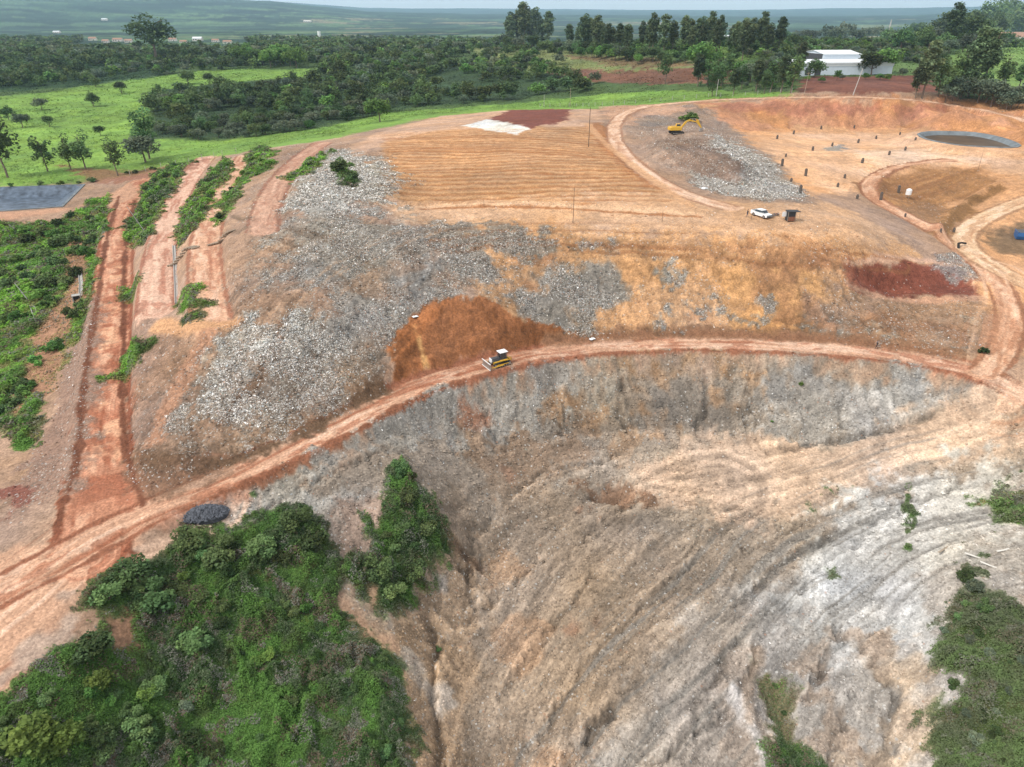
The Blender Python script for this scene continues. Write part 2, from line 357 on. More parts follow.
PL("820,149 840,145 850,149 835,152", (150, 148, 142), 1, 2, t=.3, op=.8)
# --- pit
PL("195,530 400,402 500,374 620,354 850,360 980,382 1060,440 1060,800 380,800 400,640 300,560", (162, 142, 121), 3, 4, t=.12)
PL("205,520 400,402 500,374 640,352 620,400 560,412 545,440 470,450 440,425 340,478 250,520", (160, 152, 140), 2, 6, t=.28, tw=.1)
PL("220,520 340,480 380,500 360,540 330,515 300,510", (182, 176, 164), 2, 5, t=.2, tw=.4, op=.8)
PL("560,376 620,364 720,362 810,382 795,415 700,432 600,440 555,425", (180, 134, 92), 2, 6, t=.12, thr=.4, f=.1)
PL("500,380 800,365 800,440 560,440", (140, 128, 114), 1.5, 4, t=.25, thr=.55, f=.14, op=.9)
PL("465,405 490,408 480,425 466,420", (176, 116, 84), 1, 2)
PL("480,455 560,430 640,445 560,470 500,490", (164, 130, 100), 2, 6, t=.1)
PL("780,378 900,366 968,388 935,418 870,440 800,446 770,420", (160, 154, 146), 2, 5, t=.15, tw=.2)
PL("800,400 900,375 940,400 850,436", (166, 164, 160), 1.5, 5, thr=.5, op=.8)
PL("680,440 760,452 850,446 930,408 985,388 1005,420 1040,436 1000,455 900,475 820,505 760,530 690,510 620,500 640,455", (206, 170, 140), 2, 4, t=.01)
PL("420,540 480,500 620,470 660,540 650,680 570,800 440,800 400,700", (162, 136, 110), 3, 7, t=.14, op=.8)
PL("560,560 640,520 720,540 700,640 600,700 560,760 530,700", (170, 144, 118), 3, 8, op=.5, t=.12)
PL("500,560 640,640 560,767 470,767", (184, 134, 92), 1.5, 4, thr=.6, f=.12, op=.6)
PL("480,480 660,470 680,560 600,640 480,620", (176, 118, 84), 1.5, 4, thr=.62, f=.1, op=.6)
PL("575,482 615,474 655,492 630,508 590,504", (142, 96, 66), 1, 4, op=.7, t=.3)
PL("590,800 640,710 700,640 760,570 830,520 900,490 980,470 1060,475 1060,800", (180, 170, 158), 3, 5, t=.08, tw=.3)
PL("780,560 850,500 960,475 1005,485 1010,520 960,560 932,600 925,650 905,640 870,600 820,610 770,630", (198, 195, 187), 3, 8, op=.85, t=.02)
PL("740,600 830,560 930,560 930,640 890,660 800,650", (214, 214, 209), 3, 6, thr=.48, f=.06, op=.6)
PL("870,650 940,640 945,720 905,800 860,800 890,700", (204, 168, 130), 2, 5, thr=.5, f=.10, op=.7)
PL("880,560 940,560 930,660 900,740 890,800 870,800 885,690 870,600", (205, 200, 192), 2, 5, thr=.5, f=.12, op=.7)
PL("740,660 860,640 870,700 840,800 760,800 745,700", (182, 148, 118), 2, 6, op=.6, thr=.5, f=.2)
PL("640,730 740,600 760,620 745,700 760,800 640,800", (168, 148, 128), 2, 5, op=.6)
LN("734,690 745,715 765,745 768,767", (214, 204, 194), 1.1, .5, op=.9)
LN("758,650 745,690 750,720", (200, 160, 122), .8, .5, op=.6)
PL("395,590 432,545 470,560 475,640 450,800 405,800 398,700", (172, 138, 104), 2, 4, t=.15)
PL("405,590 440,580 460,640 440,700 400,660", (186, 172, 158), 1.5, 4, thr=.5, op=.8)
PL("395,650 440,640 450,800 405,800", (188, 148, 106), 1.5, 4, thr=.55, op=.7)
PL("340,500 395,500 380,545 345,560 335,530", (176, 142, 118), 2, 3, t=.15)
LN("452,540 470,560", (110, 80, 56), 1.2, .6, op=.8)  # painted shade along the right edge of the spur
# big soft mottling
for sd_, f_, a_ in ((31, .03, .09), (32, .12, .11), (33, .5, .10), (34, 1.7, .06)):
    n = fbm(Xf, Yf, f_, 3, sd_) - .5; C *= (1 + a_ * 2 * n * np.where(beyond > .5, 1.2, 1))[:, None]
n = fbm(Xf, Yf, .08, 3, 35) - .5; C[:, 0] *= 1 + .08 * n; C[:, 2] *= 1 - .16 * n
gm = C.mean(1, keepdims=True); C = gm + (C - gm) * .94; i_, w_ = mpoly('195,530 400,402 500,374 620,354 850,360 980,382 1060,440 1060,800 380,800 400,640 300,560', 3, 3); C[i_] += (gm[i_] * np.array([1.06, 1.0, .93], np.float32) - C[i_]) * (w_ * .30)[:, None]
# tracks
STREAK("380,140 460,137 530,137 640,150", 60, 3, .30, .006, .12, .16, 1, lo=(170, 112, 70), reg="380,132 430,130 500,128 588,128 615,150 680,202 560,204 420,204 384,195")
STREAK("520,767 600,680 700,590 800,520 900,465 1000,425", 22, 6, .8, .05, .13, .14, 5, reg="540,800 560,680 640,540 700,480 900,430 1040,400 1060,470 960,480 860,520 740,640 660,800")
STREAK("590,790 660,700 740,620 800,560 900,510 1040,480", 14, 5, .9, .05, .14, .14, 6, lo=(140, 134, 126))
STREAK("450,560 500,500 600,475 700,470 850,440", 12, 4, .8, .04, .18, .12, 8)
STREAK("500,800 520,680 600,560 650,520 720,490", 12, 4, .7, .04, .20, .14, 9)
STREAK("640,470 760,480 900,430 990,400", 9, 2, .7, .02, .14, .06, 10)
STREAK("235,215 290,228 340,245 375,262", 11, 5, .5, .03, .20, .14, 51, lo=(134, 112, 92))
STREAK("225,330 280,290 330,250 400,225", 12, 5, .6, .03, .20, .12, 52, hi=(182, 150, 122))
STREAK("390,230 420,280 400,330 330,400", 9, 4, .6, .04, .16, .10, 53)
STREAK("225,420 260,380 280,340 300,300", 6, 3, .8, .03, .14, .10, 54, lo=(126, 98, 76))
STREAK("400,400 440,340 470,300", 9, 3, .7, .03, .10, .06, 55, hi=(190, 122, 76), reg="386,372 400,338 430,307 480,298 515,320 575,337 548,344 500,356 450,374 400,390")
STREAK("440,245 520,236 620,238 700,245 800,250 900,262", 6, 3, .5, .02, .16, .15, 56, lo=(160, 110, 74))
STREAK("620,125 660,150 700,175 740,196", 12, 4, .5, .04, .20, .14, 57, reg="612,118 690,104 722,118 762,150 798,185 815,203 760,202 720,196 662,168 640,142")
STREAK("745,150 820,158 900,150 980,160", 16, 4, .3, .02, .10, .06, 58)
STREAK("880,190 930,196 965,178", 10, 4, .4, .03, .16, .2, 59, lo=(150, 106, 72))
# rills running down the long slopes
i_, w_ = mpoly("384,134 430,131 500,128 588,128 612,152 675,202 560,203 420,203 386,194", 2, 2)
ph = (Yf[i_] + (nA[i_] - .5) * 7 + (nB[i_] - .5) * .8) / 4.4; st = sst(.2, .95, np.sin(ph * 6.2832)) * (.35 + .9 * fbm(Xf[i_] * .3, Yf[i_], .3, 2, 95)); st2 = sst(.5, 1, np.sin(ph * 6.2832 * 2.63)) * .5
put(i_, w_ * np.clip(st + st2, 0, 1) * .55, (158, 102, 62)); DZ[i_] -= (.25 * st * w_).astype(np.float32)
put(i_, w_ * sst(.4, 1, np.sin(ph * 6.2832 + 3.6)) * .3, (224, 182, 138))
def RILL(reg, fx, fy, amp, h, seed, ang=0):
    i2, w2 = mpoly(reg, 3, 3); x = Xf[i2]; y = Yf[i2]; wx = x + (nB[i2] - .5) * 2 + (nA[i2] - .5) * 12
    c, s_ = math.cos(ang), math.sin(ang); a = wx * c + y * s_; b = -wx * s_ + y * c
    n = 0
    for q in range(3): n = n + (.6 ** q) * (np.abs(vn(a * fx * 2 ** q, b * fy * 1.5 ** q, seed + q) - .5) * 2)
    n = n / 1.96 - .5
    C[i2] *= (1 + amp * .75 * n * w2)[:, None]; DZ[i2] += (h * n * w2).astype(np.float32)
RILL("430,236 700,238 870,256 900,310 960,345 780,338 600,334 530,342 490,300 440,268", .35, .05, .22, .8, 41)
RILL("690,250 800,254 835,300 820,336 745,336 715,300", .45, .03, .2, .6, 42)
RILL("430,410 500,378 620,358 850,364 960,388 900,430 800,436 700,440 560,440 470,455", .5, .07, .30, 1.1, 43)
RILL("225,400 300,300 400,250 470,290 400,340 380,388 300,425", .4, .06, .2, .5, 44, .5)
RILL("130,450 200,340 260,300 240,400 200,455", .5, .06, .22, .5, 45, .45)
RILL("690,106 800,101 930,100 1060,120 1060,138 900,128 745,130", .18, .04, .28, 1.5, 46)
RILL("600,800 640,710 740,600 850,540 940,560 930,700 880,800", .3, .06, .25, .7, 47, -.5)
RILL("400,590 440,550 480,570 470,700 440,800 405,800", .5, .1, .3, .6, 48, .2)
RILL("205,522 400,406 470,390 430,450 300,520", .5, .08, .2, .5, 49, .4)
# erosion cracks and scarps in the pit: (line, depth, half width, painted crease shade)
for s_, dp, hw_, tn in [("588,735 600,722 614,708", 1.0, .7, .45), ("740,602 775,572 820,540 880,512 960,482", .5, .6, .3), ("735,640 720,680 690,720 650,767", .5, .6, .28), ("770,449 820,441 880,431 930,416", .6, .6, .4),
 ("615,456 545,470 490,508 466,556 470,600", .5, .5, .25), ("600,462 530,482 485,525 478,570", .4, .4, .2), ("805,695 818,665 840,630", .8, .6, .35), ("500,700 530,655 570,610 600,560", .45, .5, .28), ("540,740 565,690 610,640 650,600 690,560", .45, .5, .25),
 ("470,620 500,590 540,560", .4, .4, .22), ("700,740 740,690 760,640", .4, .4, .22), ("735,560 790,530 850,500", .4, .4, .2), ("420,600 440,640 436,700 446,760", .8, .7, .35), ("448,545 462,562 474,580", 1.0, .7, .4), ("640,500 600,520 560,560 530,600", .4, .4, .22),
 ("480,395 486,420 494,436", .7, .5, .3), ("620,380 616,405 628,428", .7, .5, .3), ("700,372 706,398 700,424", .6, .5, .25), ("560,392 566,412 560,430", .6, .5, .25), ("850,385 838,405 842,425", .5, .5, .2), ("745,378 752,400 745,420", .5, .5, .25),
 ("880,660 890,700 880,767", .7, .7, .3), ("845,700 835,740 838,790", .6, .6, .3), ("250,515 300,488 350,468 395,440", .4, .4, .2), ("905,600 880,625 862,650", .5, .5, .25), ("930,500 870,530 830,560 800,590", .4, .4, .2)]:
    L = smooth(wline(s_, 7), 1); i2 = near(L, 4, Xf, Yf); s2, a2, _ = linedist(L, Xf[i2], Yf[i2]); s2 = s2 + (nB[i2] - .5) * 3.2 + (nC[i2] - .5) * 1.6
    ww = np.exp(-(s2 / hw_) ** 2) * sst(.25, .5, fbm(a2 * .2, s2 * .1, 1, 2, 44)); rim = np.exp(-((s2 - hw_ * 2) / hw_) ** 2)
    DZ[i2] += (-dp * ww + dp * .35 * rim).astype(np.float32); C[i2] *= (1 - tn * .6 * ww)[:, None]; C[i2] *= (1 + .10 * rim)[:, None]  # colour carries crack shade and a lit rim on one side
# roads
def ROADP(k, hw, base, lo, hi, amp=.2, seed=0, op=1, kk=2):
    L = RL[k][0]; LN(L, base, hw + .3, .6, 1.2, op=op, t=.0, k=kk, v=0)
    STREAK(L, hw, .7, .75, .05, amp, .12, seed, lo=lo, hi=hi)
    i2 = near(L, hw + 1, Xf, Yf); s2, a2, _ = linedist(L, Xf[i2], Yf[i2]); w2 = 1 - sst(hw - .6, hw, np.abs(s2) + (nB[i2] - .5) * 3)
    put(i2, w2 * sst(.55, .62, fbm(a2 * .16, s2 * .5, 1, 3, seed + 60)) * .6 * op, hi); put(i2, w2 * sst(.57, .64, fbm(a2 * .2, s2 * .6, 1, 3, seed + 80)) * .55 * op, lo)
    DZ[i2] += ((fbm(a2 * .3, s2 * 1.2, 1, 3, seed + 90) - .5) * .25 * w2).astype(np.float32)
    sdw = hw + .3
    for sgn in (-1, 1):
        nrm = np.gradient(L, axis=0); nrm = nrm / np.hypot(nrm[:, 0], nrm[:, 1])[:, None]
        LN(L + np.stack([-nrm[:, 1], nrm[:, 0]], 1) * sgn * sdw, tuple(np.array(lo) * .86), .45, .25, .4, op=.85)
PL("-120,640 -20,560 50,535 110,505 150,520 150,545 100,580 60,640 0,700 -40,720 -120,760", (208, 164, 134), 2, 3, t=.0, k=2)
STREAK("-120,700 -20,640 60,575 110,540 200,500", 9, 3, .6, .04, .22, .15, 21, lo=(170, 108, 82), hi=(226, 190, 164))
PL("-20,660 40,610 85,590 70,640 20,680 -30,710", (190, 170, 154), 1, 3, thr=.55, op=.7)
PL("52,520 140,500 215,470 235,490 160,530 110,560 60,560", (190, 134, 106), 2, 3, op=.6)
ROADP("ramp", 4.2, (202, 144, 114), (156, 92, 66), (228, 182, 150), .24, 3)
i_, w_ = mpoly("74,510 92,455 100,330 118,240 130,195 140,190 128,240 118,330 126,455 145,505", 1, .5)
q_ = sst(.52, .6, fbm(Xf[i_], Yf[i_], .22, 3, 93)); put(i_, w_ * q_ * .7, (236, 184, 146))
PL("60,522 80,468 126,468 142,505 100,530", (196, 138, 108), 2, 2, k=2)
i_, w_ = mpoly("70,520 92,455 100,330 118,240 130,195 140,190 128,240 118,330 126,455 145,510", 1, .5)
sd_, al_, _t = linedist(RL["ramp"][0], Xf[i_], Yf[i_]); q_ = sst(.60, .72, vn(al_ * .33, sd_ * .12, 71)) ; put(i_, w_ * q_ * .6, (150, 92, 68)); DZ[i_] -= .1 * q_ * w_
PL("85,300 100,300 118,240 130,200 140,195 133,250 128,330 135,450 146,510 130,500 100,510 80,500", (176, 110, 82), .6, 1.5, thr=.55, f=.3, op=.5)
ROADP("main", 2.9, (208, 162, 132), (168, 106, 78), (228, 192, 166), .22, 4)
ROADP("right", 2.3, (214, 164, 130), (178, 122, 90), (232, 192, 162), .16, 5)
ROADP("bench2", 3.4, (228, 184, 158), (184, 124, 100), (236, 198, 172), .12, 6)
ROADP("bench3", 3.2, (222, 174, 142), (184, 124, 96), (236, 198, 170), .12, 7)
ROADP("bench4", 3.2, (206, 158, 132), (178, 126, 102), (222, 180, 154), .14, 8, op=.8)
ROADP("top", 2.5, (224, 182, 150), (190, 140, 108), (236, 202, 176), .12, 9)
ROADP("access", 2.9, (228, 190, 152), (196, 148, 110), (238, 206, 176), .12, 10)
STREAK("1000,390 1010,345 1020,310 1000,270", 9, 3, .5, .03, .16, .1, 22, lo=(196, 144, 110), hi=(230, 188, 156))
LN("160,325 215,333 235,322", (214, 164, 122), 2.0, .8)
LN("210,333 175,390 155,440", (190, 142, 112), 1.6, .8, op=.8)
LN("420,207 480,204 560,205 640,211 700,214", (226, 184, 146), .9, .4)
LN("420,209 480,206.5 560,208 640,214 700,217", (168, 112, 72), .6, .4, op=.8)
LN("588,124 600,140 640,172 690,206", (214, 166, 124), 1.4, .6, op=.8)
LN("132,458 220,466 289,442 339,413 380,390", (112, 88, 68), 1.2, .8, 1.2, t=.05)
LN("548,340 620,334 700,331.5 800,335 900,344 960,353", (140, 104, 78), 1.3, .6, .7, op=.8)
PL("140,466 200,468 215,480 165,492 140,482", (124, 96, 76), 1.5, 3, op=.7)
PL("60,330 92,300 96,400 88,470 60,500 0,520 0,490 30,450 60,400", (158, 128, 110), 2, 4, t=.2)
PL("0,490 30,486 40,500 10,512", (140, 92, 78), 1, 3)
PL("85,205 130,183 140,195 110,210 100,196 60,212 0,222 -60,224 -60,214 30,210", (202, 156, 126), 1.5, 2)
PL("60,165 130,172 200,160 190,170 120,182 90,180", (158, 110, 88), 2, 4, op=.8)
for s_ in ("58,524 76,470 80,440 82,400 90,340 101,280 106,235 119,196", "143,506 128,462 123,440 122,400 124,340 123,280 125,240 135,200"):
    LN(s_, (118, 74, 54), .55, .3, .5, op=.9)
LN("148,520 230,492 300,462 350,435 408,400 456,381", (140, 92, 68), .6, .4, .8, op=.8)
# --- green areas
GR = (98, 136, 58); DG = (70, 98, 48)
GREEN = [
 ("-140,215 0,222 50,224 75,215 92,200 106,197 108,215 96,250 88,300 66,352 48,392 20,425 -140,440", GR, .85, .6),
 ("10,425 45,395 36,440 24,452", GR, .8, .5),
 ("120,242 132,215 150,180 168,165 188,162 176,185 158,215 150,235", DG, 1, .9),
 ("176,236 186,208 205,178 226,160 232,166 214,195 198,225 182,246", GR, .9, .6),
 ("212,228 224,196 248,172 268,158 274,168 248,180 228,214", GR, .95, .6),
 ("178,304 190,287 195,292 186,304", GR, .6, .6), ("192,312 202,303 207,306 199,316", DG, .6, .6), ("124,290 136,284 134,296 126,298", GR, .6, .5),
 ("114,376 140,344 146,348 124,378", GR, .9, .5),
 ("276,178 300,168 330,152 322,166 290,184", GR, .85, .5), ("332,166 345,160 362,180 350,186 336,176", DG, 1, .6),
 ("240,160 262,146 276,152 268,162 250,170", GR, .8, .6),
 ("90,600 112,572 150,553 182,540 210,533 250,528 290,514 318,524 330,560 338,600 372,640 396,660 404,720 402,800 -140,800 -140,760 -40,735 0,705 50,668 76,650 92,640 98,615", DG, 1, .8),
 ("388,470 402,458 412,474 432,510 446,532 436,556 420,572 400,592 376,606 356,590 352,566 374,560 388,534 396,510", DG, 1, 1.0),
  ("946,596 966,568 990,580 1024,606 1100,640 1100,800 926,800 940,740 950,700", (78, 92, 50), .95, .7),
 ("982,505 1004,490 1040,494 1040,524 1000,520", GR, .9, .5),
 ("768,676 776,684 786,712 792,740 788,740 780,716 770,696", (120, 112, 84), .10, .3),
 ("789,756 797,754 801,775 795,800 787,800", DG, .4, .5),
 
]
for s_, c_, v_, h_ in GREEN:
    idx, w = mpoly(s_, 1.2, 2.2 if v_ >= 1 and h_ >= .8 else 2.4); put(idx, w, c_, v=v_, t=0)
mt = (V > .4) * (dist > 110) * (beyond < .5); put(idA, mt * sst(.47, .56, fbm(Xf, Yf, .16, 3, 97)) * .8, (138, 184, 66)); put(idA, mt * sst(.58, .64, fbm(Xf, Yf, .3, 3, 98)) * .7, (150, 122, 92), v=.15)
PL("104,612 138,616 142,648 120,648 104,636", (150, 116, 92), 1, 1.5, v=0)
PL("366,588 376,588 378,606 370,608", (170, 140, 112), .6, .6, v=0)
for s_ in ("70,240 84,248 82,300 70,306", "36,330 60,305 82,272 80,300 58,345 34,366", "10,395 40,352 66,340 58,380 34,400 16,418", "44,378 56,368 54,392 40,402"):
    PL(s_, (172, 130, 102), 1, 2.0, v=.05)
# vegetation thins out in places
V *= (1 - .8 * sst(.62, .72, fbm(Xf, Yf, .22, 3, 66)) * (V < .97)) * (1 - .9 * sst(.62, .70, fbm(Xf, Yf, .33, 4, 166)) * (V >= .97))
dirt_in_green = sst(.55, .7, fbm(Xf, Yf, .5, 3, 67)) * (V > .3)
put(idA, dirt_in_green * .5, (110, 92, 66))
# sparse weeds on light ground
wd_ = sst(.73, .78, fbm(Xf, Yf, .35, 3, 68)) * (beyond < .1) * (Yf < 120) * (K != 2); i_, w_ = mpoly("820,500 1060,480 1060,620 900,620", 2, 4); m_ = np.zeros(N, np.float32); m_[i_] = w_
i_, w_ = mpoly("260,500 400,470 400,560 330,560 260,540", 2, 4); m_[i_] = np.maximum(m_[i_], w_)
put(idA, wd_ * m_, (90, 120, 60), v=.7)
C *= 1 + .05 * (beyond < .5)[:, None]; T = np.where(T < .3, T * .45, T) * (V < .3) * (beyond < .4)
TP = np.clip(T * (.22 + 1.5 * sst(.3, .62, fbm(Xf, Yf, .16, 4, 50))), 0, 1)
# geometry roughness, with crease shade also put into the colour
rd = lambda f, sd: 1 - np.abs(fbm(Xf + (nB - .5) * 5, Yf + (nA - .5) * 5, f, 3, sd) - .5) * 4
pitw = np.zeros(N, np.float32); i_, w_ = mpoly("195,530 400,402 500,374 620,354 850,360 980,382 1060,440 1060,800 380,800 400,640 300,560", 3, 3); pitw[i_] = w_
pitw *= (V < .3) * (K != 2)
i_, w_ = mpoly("690,445 760,455 850,445 930,408 985,388 1005,420 1040,436 1000,455 900,475 820,505 760,520", 3, 3); pitw[i_] *= 1 - .85 * w_
i_, w_ = mpoly('470,560 640,500 700,540 640,800 470,800', 6, 6); pitm = np.zeros(N, np.float32); pitm[i_] = w_
r1 = rd(.10, 85); r2 = rd(.35, 86); r3 = rd(1.0, 87)
FLOW = smooth(wline("500,800 560,700 640,610 740,540 850,490 1000,450", 14), 4); ip = np.nonzero(pitw > 0)[0]; fs, fa_, _ = linedist(FLOW, Xf[ip], Yf[ip]); fs = fs + (nA[ip] - .5) * 9 + (nB[ip] - .5) * 2
rf = np.zeros(N, np.float32); rf[ip] = 1 - np.abs(fbm(fs, fa_ * .16, .30, 3, 88) - .5) * 4; rg = np.zeros(N, np.float32); rg[ip] = 1 - np.abs(fbm(fs, fa_ * .25, .9, 3, 89) - .5) * 4
DZ -= pitw * (sst(.6, 1, r1) * .25 + sst(.55, 1, rf) * .26 + sst(.5, 1, rg) * .07 + sst(.5, 1, r3) * .02)
C *= (1 - pitw * (sst(.6, 1, rf) * .07 + sst(.6, 1, rg) * .08 + sst(.6, 1, r3) * .03 - .06))[:, None]
slw = np.zeros(N, np.float32); i_, w_ = mpoly("105,470 130,330 215,330 290,150 400,150 430,226 700,236 870,256 985,335 780,338 600,336 400,400 230,470", 3, 3); slw[i_] = w_ * (K[i_] != 2)
DZ -= slw * (sst(.6, 1, r2) * .22 + sst(.6, 1, r3) * .04); C *= (1 - slw * (sst(.6, 1, r2) * .12 + sst(.6, 1, r3) * .08))[:, None]
soil = (1 - beyond) * (dist < 520)
DZ += ((fbm(Xf, Yf, .35, 3, 61) - .5) * 1.0 * soil * (.35 + 1.4 * T) + (fbm(Xf, Yf, 1.3, 3, 62) - .5) * .14 * soil * (.35 + 2.0 * T) + (fbm(Xf, Yf, 4.0, 2, 63) - .5) * .04 * soil * (.4 + 2.5 * T)) * np.where(K == 2, .35, 1)
DZ += (fbm(Xf, Yf, .08, 4, 64) - .5) * 1.2 * soil * np.where(K == 2, .1, 1) * (T > .1)
DZ += (fbm(Xf, Yf, .05, 4, 65) - .5) * 2.0 * beyond * sst(150, 300, dist)
# level the ponds
Zf = Z + DZ
ponds = {}
PONDQ = dict(left="-110,188 0,187.5 84,184.5 62,206.5 0,211 -110,213", right="912,133.5 930,131 975,132 1003,137.5 1026,146.5 1010,148 960,145.5 927,140")
PLEV = {}
for k_, s_ in PONDQ.items():
    Q = wline(s_, 12, True); lev = float(np.median(H0(Q[:, 0], Q[:, 1]))); p_ = px(s_); dq = []
    for a_, b_ in zip(p_, p_[1:] + p_[:1]):
        m_ = max(1, int(math.hypot(b_[0] - a_[0], b_[1] - a_[1]) / 8)); dq += [(a_[0] + (b_[0] - a_[0]) * i / m_, a_[1] + (b_[1] - a_[1]) * i / m_) for i in range(m_)]
    Q = np.array([at_z(u, v, lev) for u, v in dq])
    for _ in range(0 if k_ == 'left' else 2): Q = (np.roll(Q, 1, 0) + 2 * Q + np.roll(Q, -1, 0)) / 4
    ponds[k_] = Q; PLEV[k_] = lev
    idx = near(Q, 14, Xf, Yf); sd, _, _ = linedist(np.vstack([Q, Q[:1]]), Xf[idx], Yf[idx]); sd = np.abs(sd); sd = np.where(inpoly(Q, Xf[idx], Yf[idx]), sd, -sd)
    w_ = sst(-12, -2.0, sd); Zf[idx] = Zf[idx] * (1 - w_) + (lev - .12) * w_ - 6.0 * sst(.6, 2.2, sd)
def H(x, y):          # final height lookup on the fan grid
    x = np.atleast_1d(np.asarray(x, float)); y = np.atleast_1d(np.asarray(y, float))
    j = np.clip(np.searchsorted(ys, y) - 1, 0, NR - 2); fy = np.clip((y - ys[j]) / (ys[j + 1] - ys[j]), 0, 1)
    out = 0
    for jj, wj in ((j, 1 - fy), (j + 1, fy)):
        c = np.clip((x / wd[jj] + 1) / 2 * (NC - 1), 0, NC - 1.001); i = c.astype(int); f = c - i
        out = out + wj * (Zf[jj * NC + i] * (1 - f) + Zf[jj * NC + i + 1] * f)
    return out
def on(u, v):
    x, y = cast(u, v); return Vector((x, y, float(H(x, y)[0])))
ALB = .68
def lin(c):
    c = np.asarray(c, np.float32); return np.where(c <= .04045, c / 12.92, ((c + .055) / 1.055) ** 2.4)
CL = lin(np.clip(C, 0, 1)) * ALB
VEGC = CL

# ------------------------------------------------------------------ materials
def mat(name, rgb=(.5, .5, .5), rough=.8, metal=0, attr=False, noise=0.0, nscale=4.0, emit=None, spec=.3, objrand=0.0, trans=0.0, bump=0.0):
    m = bpy.data.materials.new(name); m.use_nodes = True; nt = m.node_tree; b = nt.nodes['Principled BSDF']
    b.inputs['Roughness'].default_value = rough; b.inputs['Metallic'].default_value = metal; b.inputs['Specular IOR Level'].default_value = spec
    if attr: a = nt.nodes.new('ShaderNodeAttribute'); a.attribute_name = 'Col'; c = a.outputs['Color']
    else: a = nt.nodes.new('ShaderNodeRGB'); a.outputs[0].default_value = (*rgb, 1); c = a.outputs[0]
    g = nt.nodes.new('ShaderNodeNewGeometry') ; t = nt.nodes.new('ShaderNodeTexCoord')
    if noise:
        n = nt.nodes.new('ShaderNodeTexNoise'); n.inputs['Scale'].default_value = nscale; n.inputs['Detail'].default_value = 4
        nt.links.new(t.outputs['Object'], n.inputs['Vector'])
        mr = nt.nodes.new('ShaderNodeMapRange'); mr.inputs[1].default_value = .25; mr.inputs[2].default_value = .75; mr.inputs[3].default_value = 1 - noise; mr.inputs[4].default_value = 1 + noise
        nt.links.new(n.outputs['Fac'], mr.inputs[0]); vm = nt.nodes.new('ShaderNodeVectorMath'); vm.operation = 'SCALE'
        nt.links.new(c, vm.inputs[0]); nt.links.new(mr.outputs[0], vm.inputs['Scale']); c = vm.outputs[0]
        if bump:
            bp = nt.nodes.new('ShaderNodeBump'); bp.inputs['Strength'].default_value = bump; nt.links.new(n.outputs['Fac'], bp.inputs['Height']); nt.links.new(bp.outputs[0], b.inputs['Normal'])
    if objrand:
        oi = nt.nodes.new('ShaderNodeObjectInfo'); hs = nt.nodes.new('ShaderNodeHueSaturation')
        m1 = nt.nodes.new('ShaderNodeMapRange'); m1.inputs[3].default_value = .5 - .02 * objrand; m1.inputs[4].default_value = .5 + .03 * objrand
        m2 = nt.nodes.new('ShaderNodeMapRange'); m2.inputs[3].default_value = 1 - .42 * objrand; m2.inputs[4].default_value = 1 + .5 * objrand
        ml = nt.nodes.new('ShaderNodeMath'); ml.operation = 'MULTIPLY'; ml.inputs[1].default_value = 7.31; fr = nt.nodes.new('ShaderNodeMath'); fr.operation = 'FRACT'
        nt.links.new(oi.outputs['Random'], m1.inputs[0]); nt.links.new(oi.outputs['Random'], ml.inputs[0]); nt.links.new(ml.outputs[0], fr.inputs[0]); nt.links.new(fr.outputs[0], m2.inputs[0])
        nt.links.new(m1.outputs[0], hs.inputs['Hue']); nt.links.new(m2.outputs[0], hs.inputs['Value']); nt.links.new(c, hs.inputs['Color']); c = hs.outputs[0]
    nt.links.new(c, b.inputs['Base Color'])
    if trans:
        tr = nt.nodes.new('ShaderNodeBsdfTranslucent'); nt.links.new(c, tr.inputs[0]); mx = nt.nodes.new('ShaderNodeMixShader'); mx.inputs[0].default_value = trans
        nt.links.new(b.outputs[0], mx.inputs[1]); nt.links.new(tr.outputs[0], mx.inputs[2]); nt.links.new(mx.outputs[0], nt.nodes['Material Output'].inputs[0])
    if emit: b.inputs['Emission Color'].default_value = (*emit, 1); b.inputs['Emission Strength'].default_value = 1
    return m

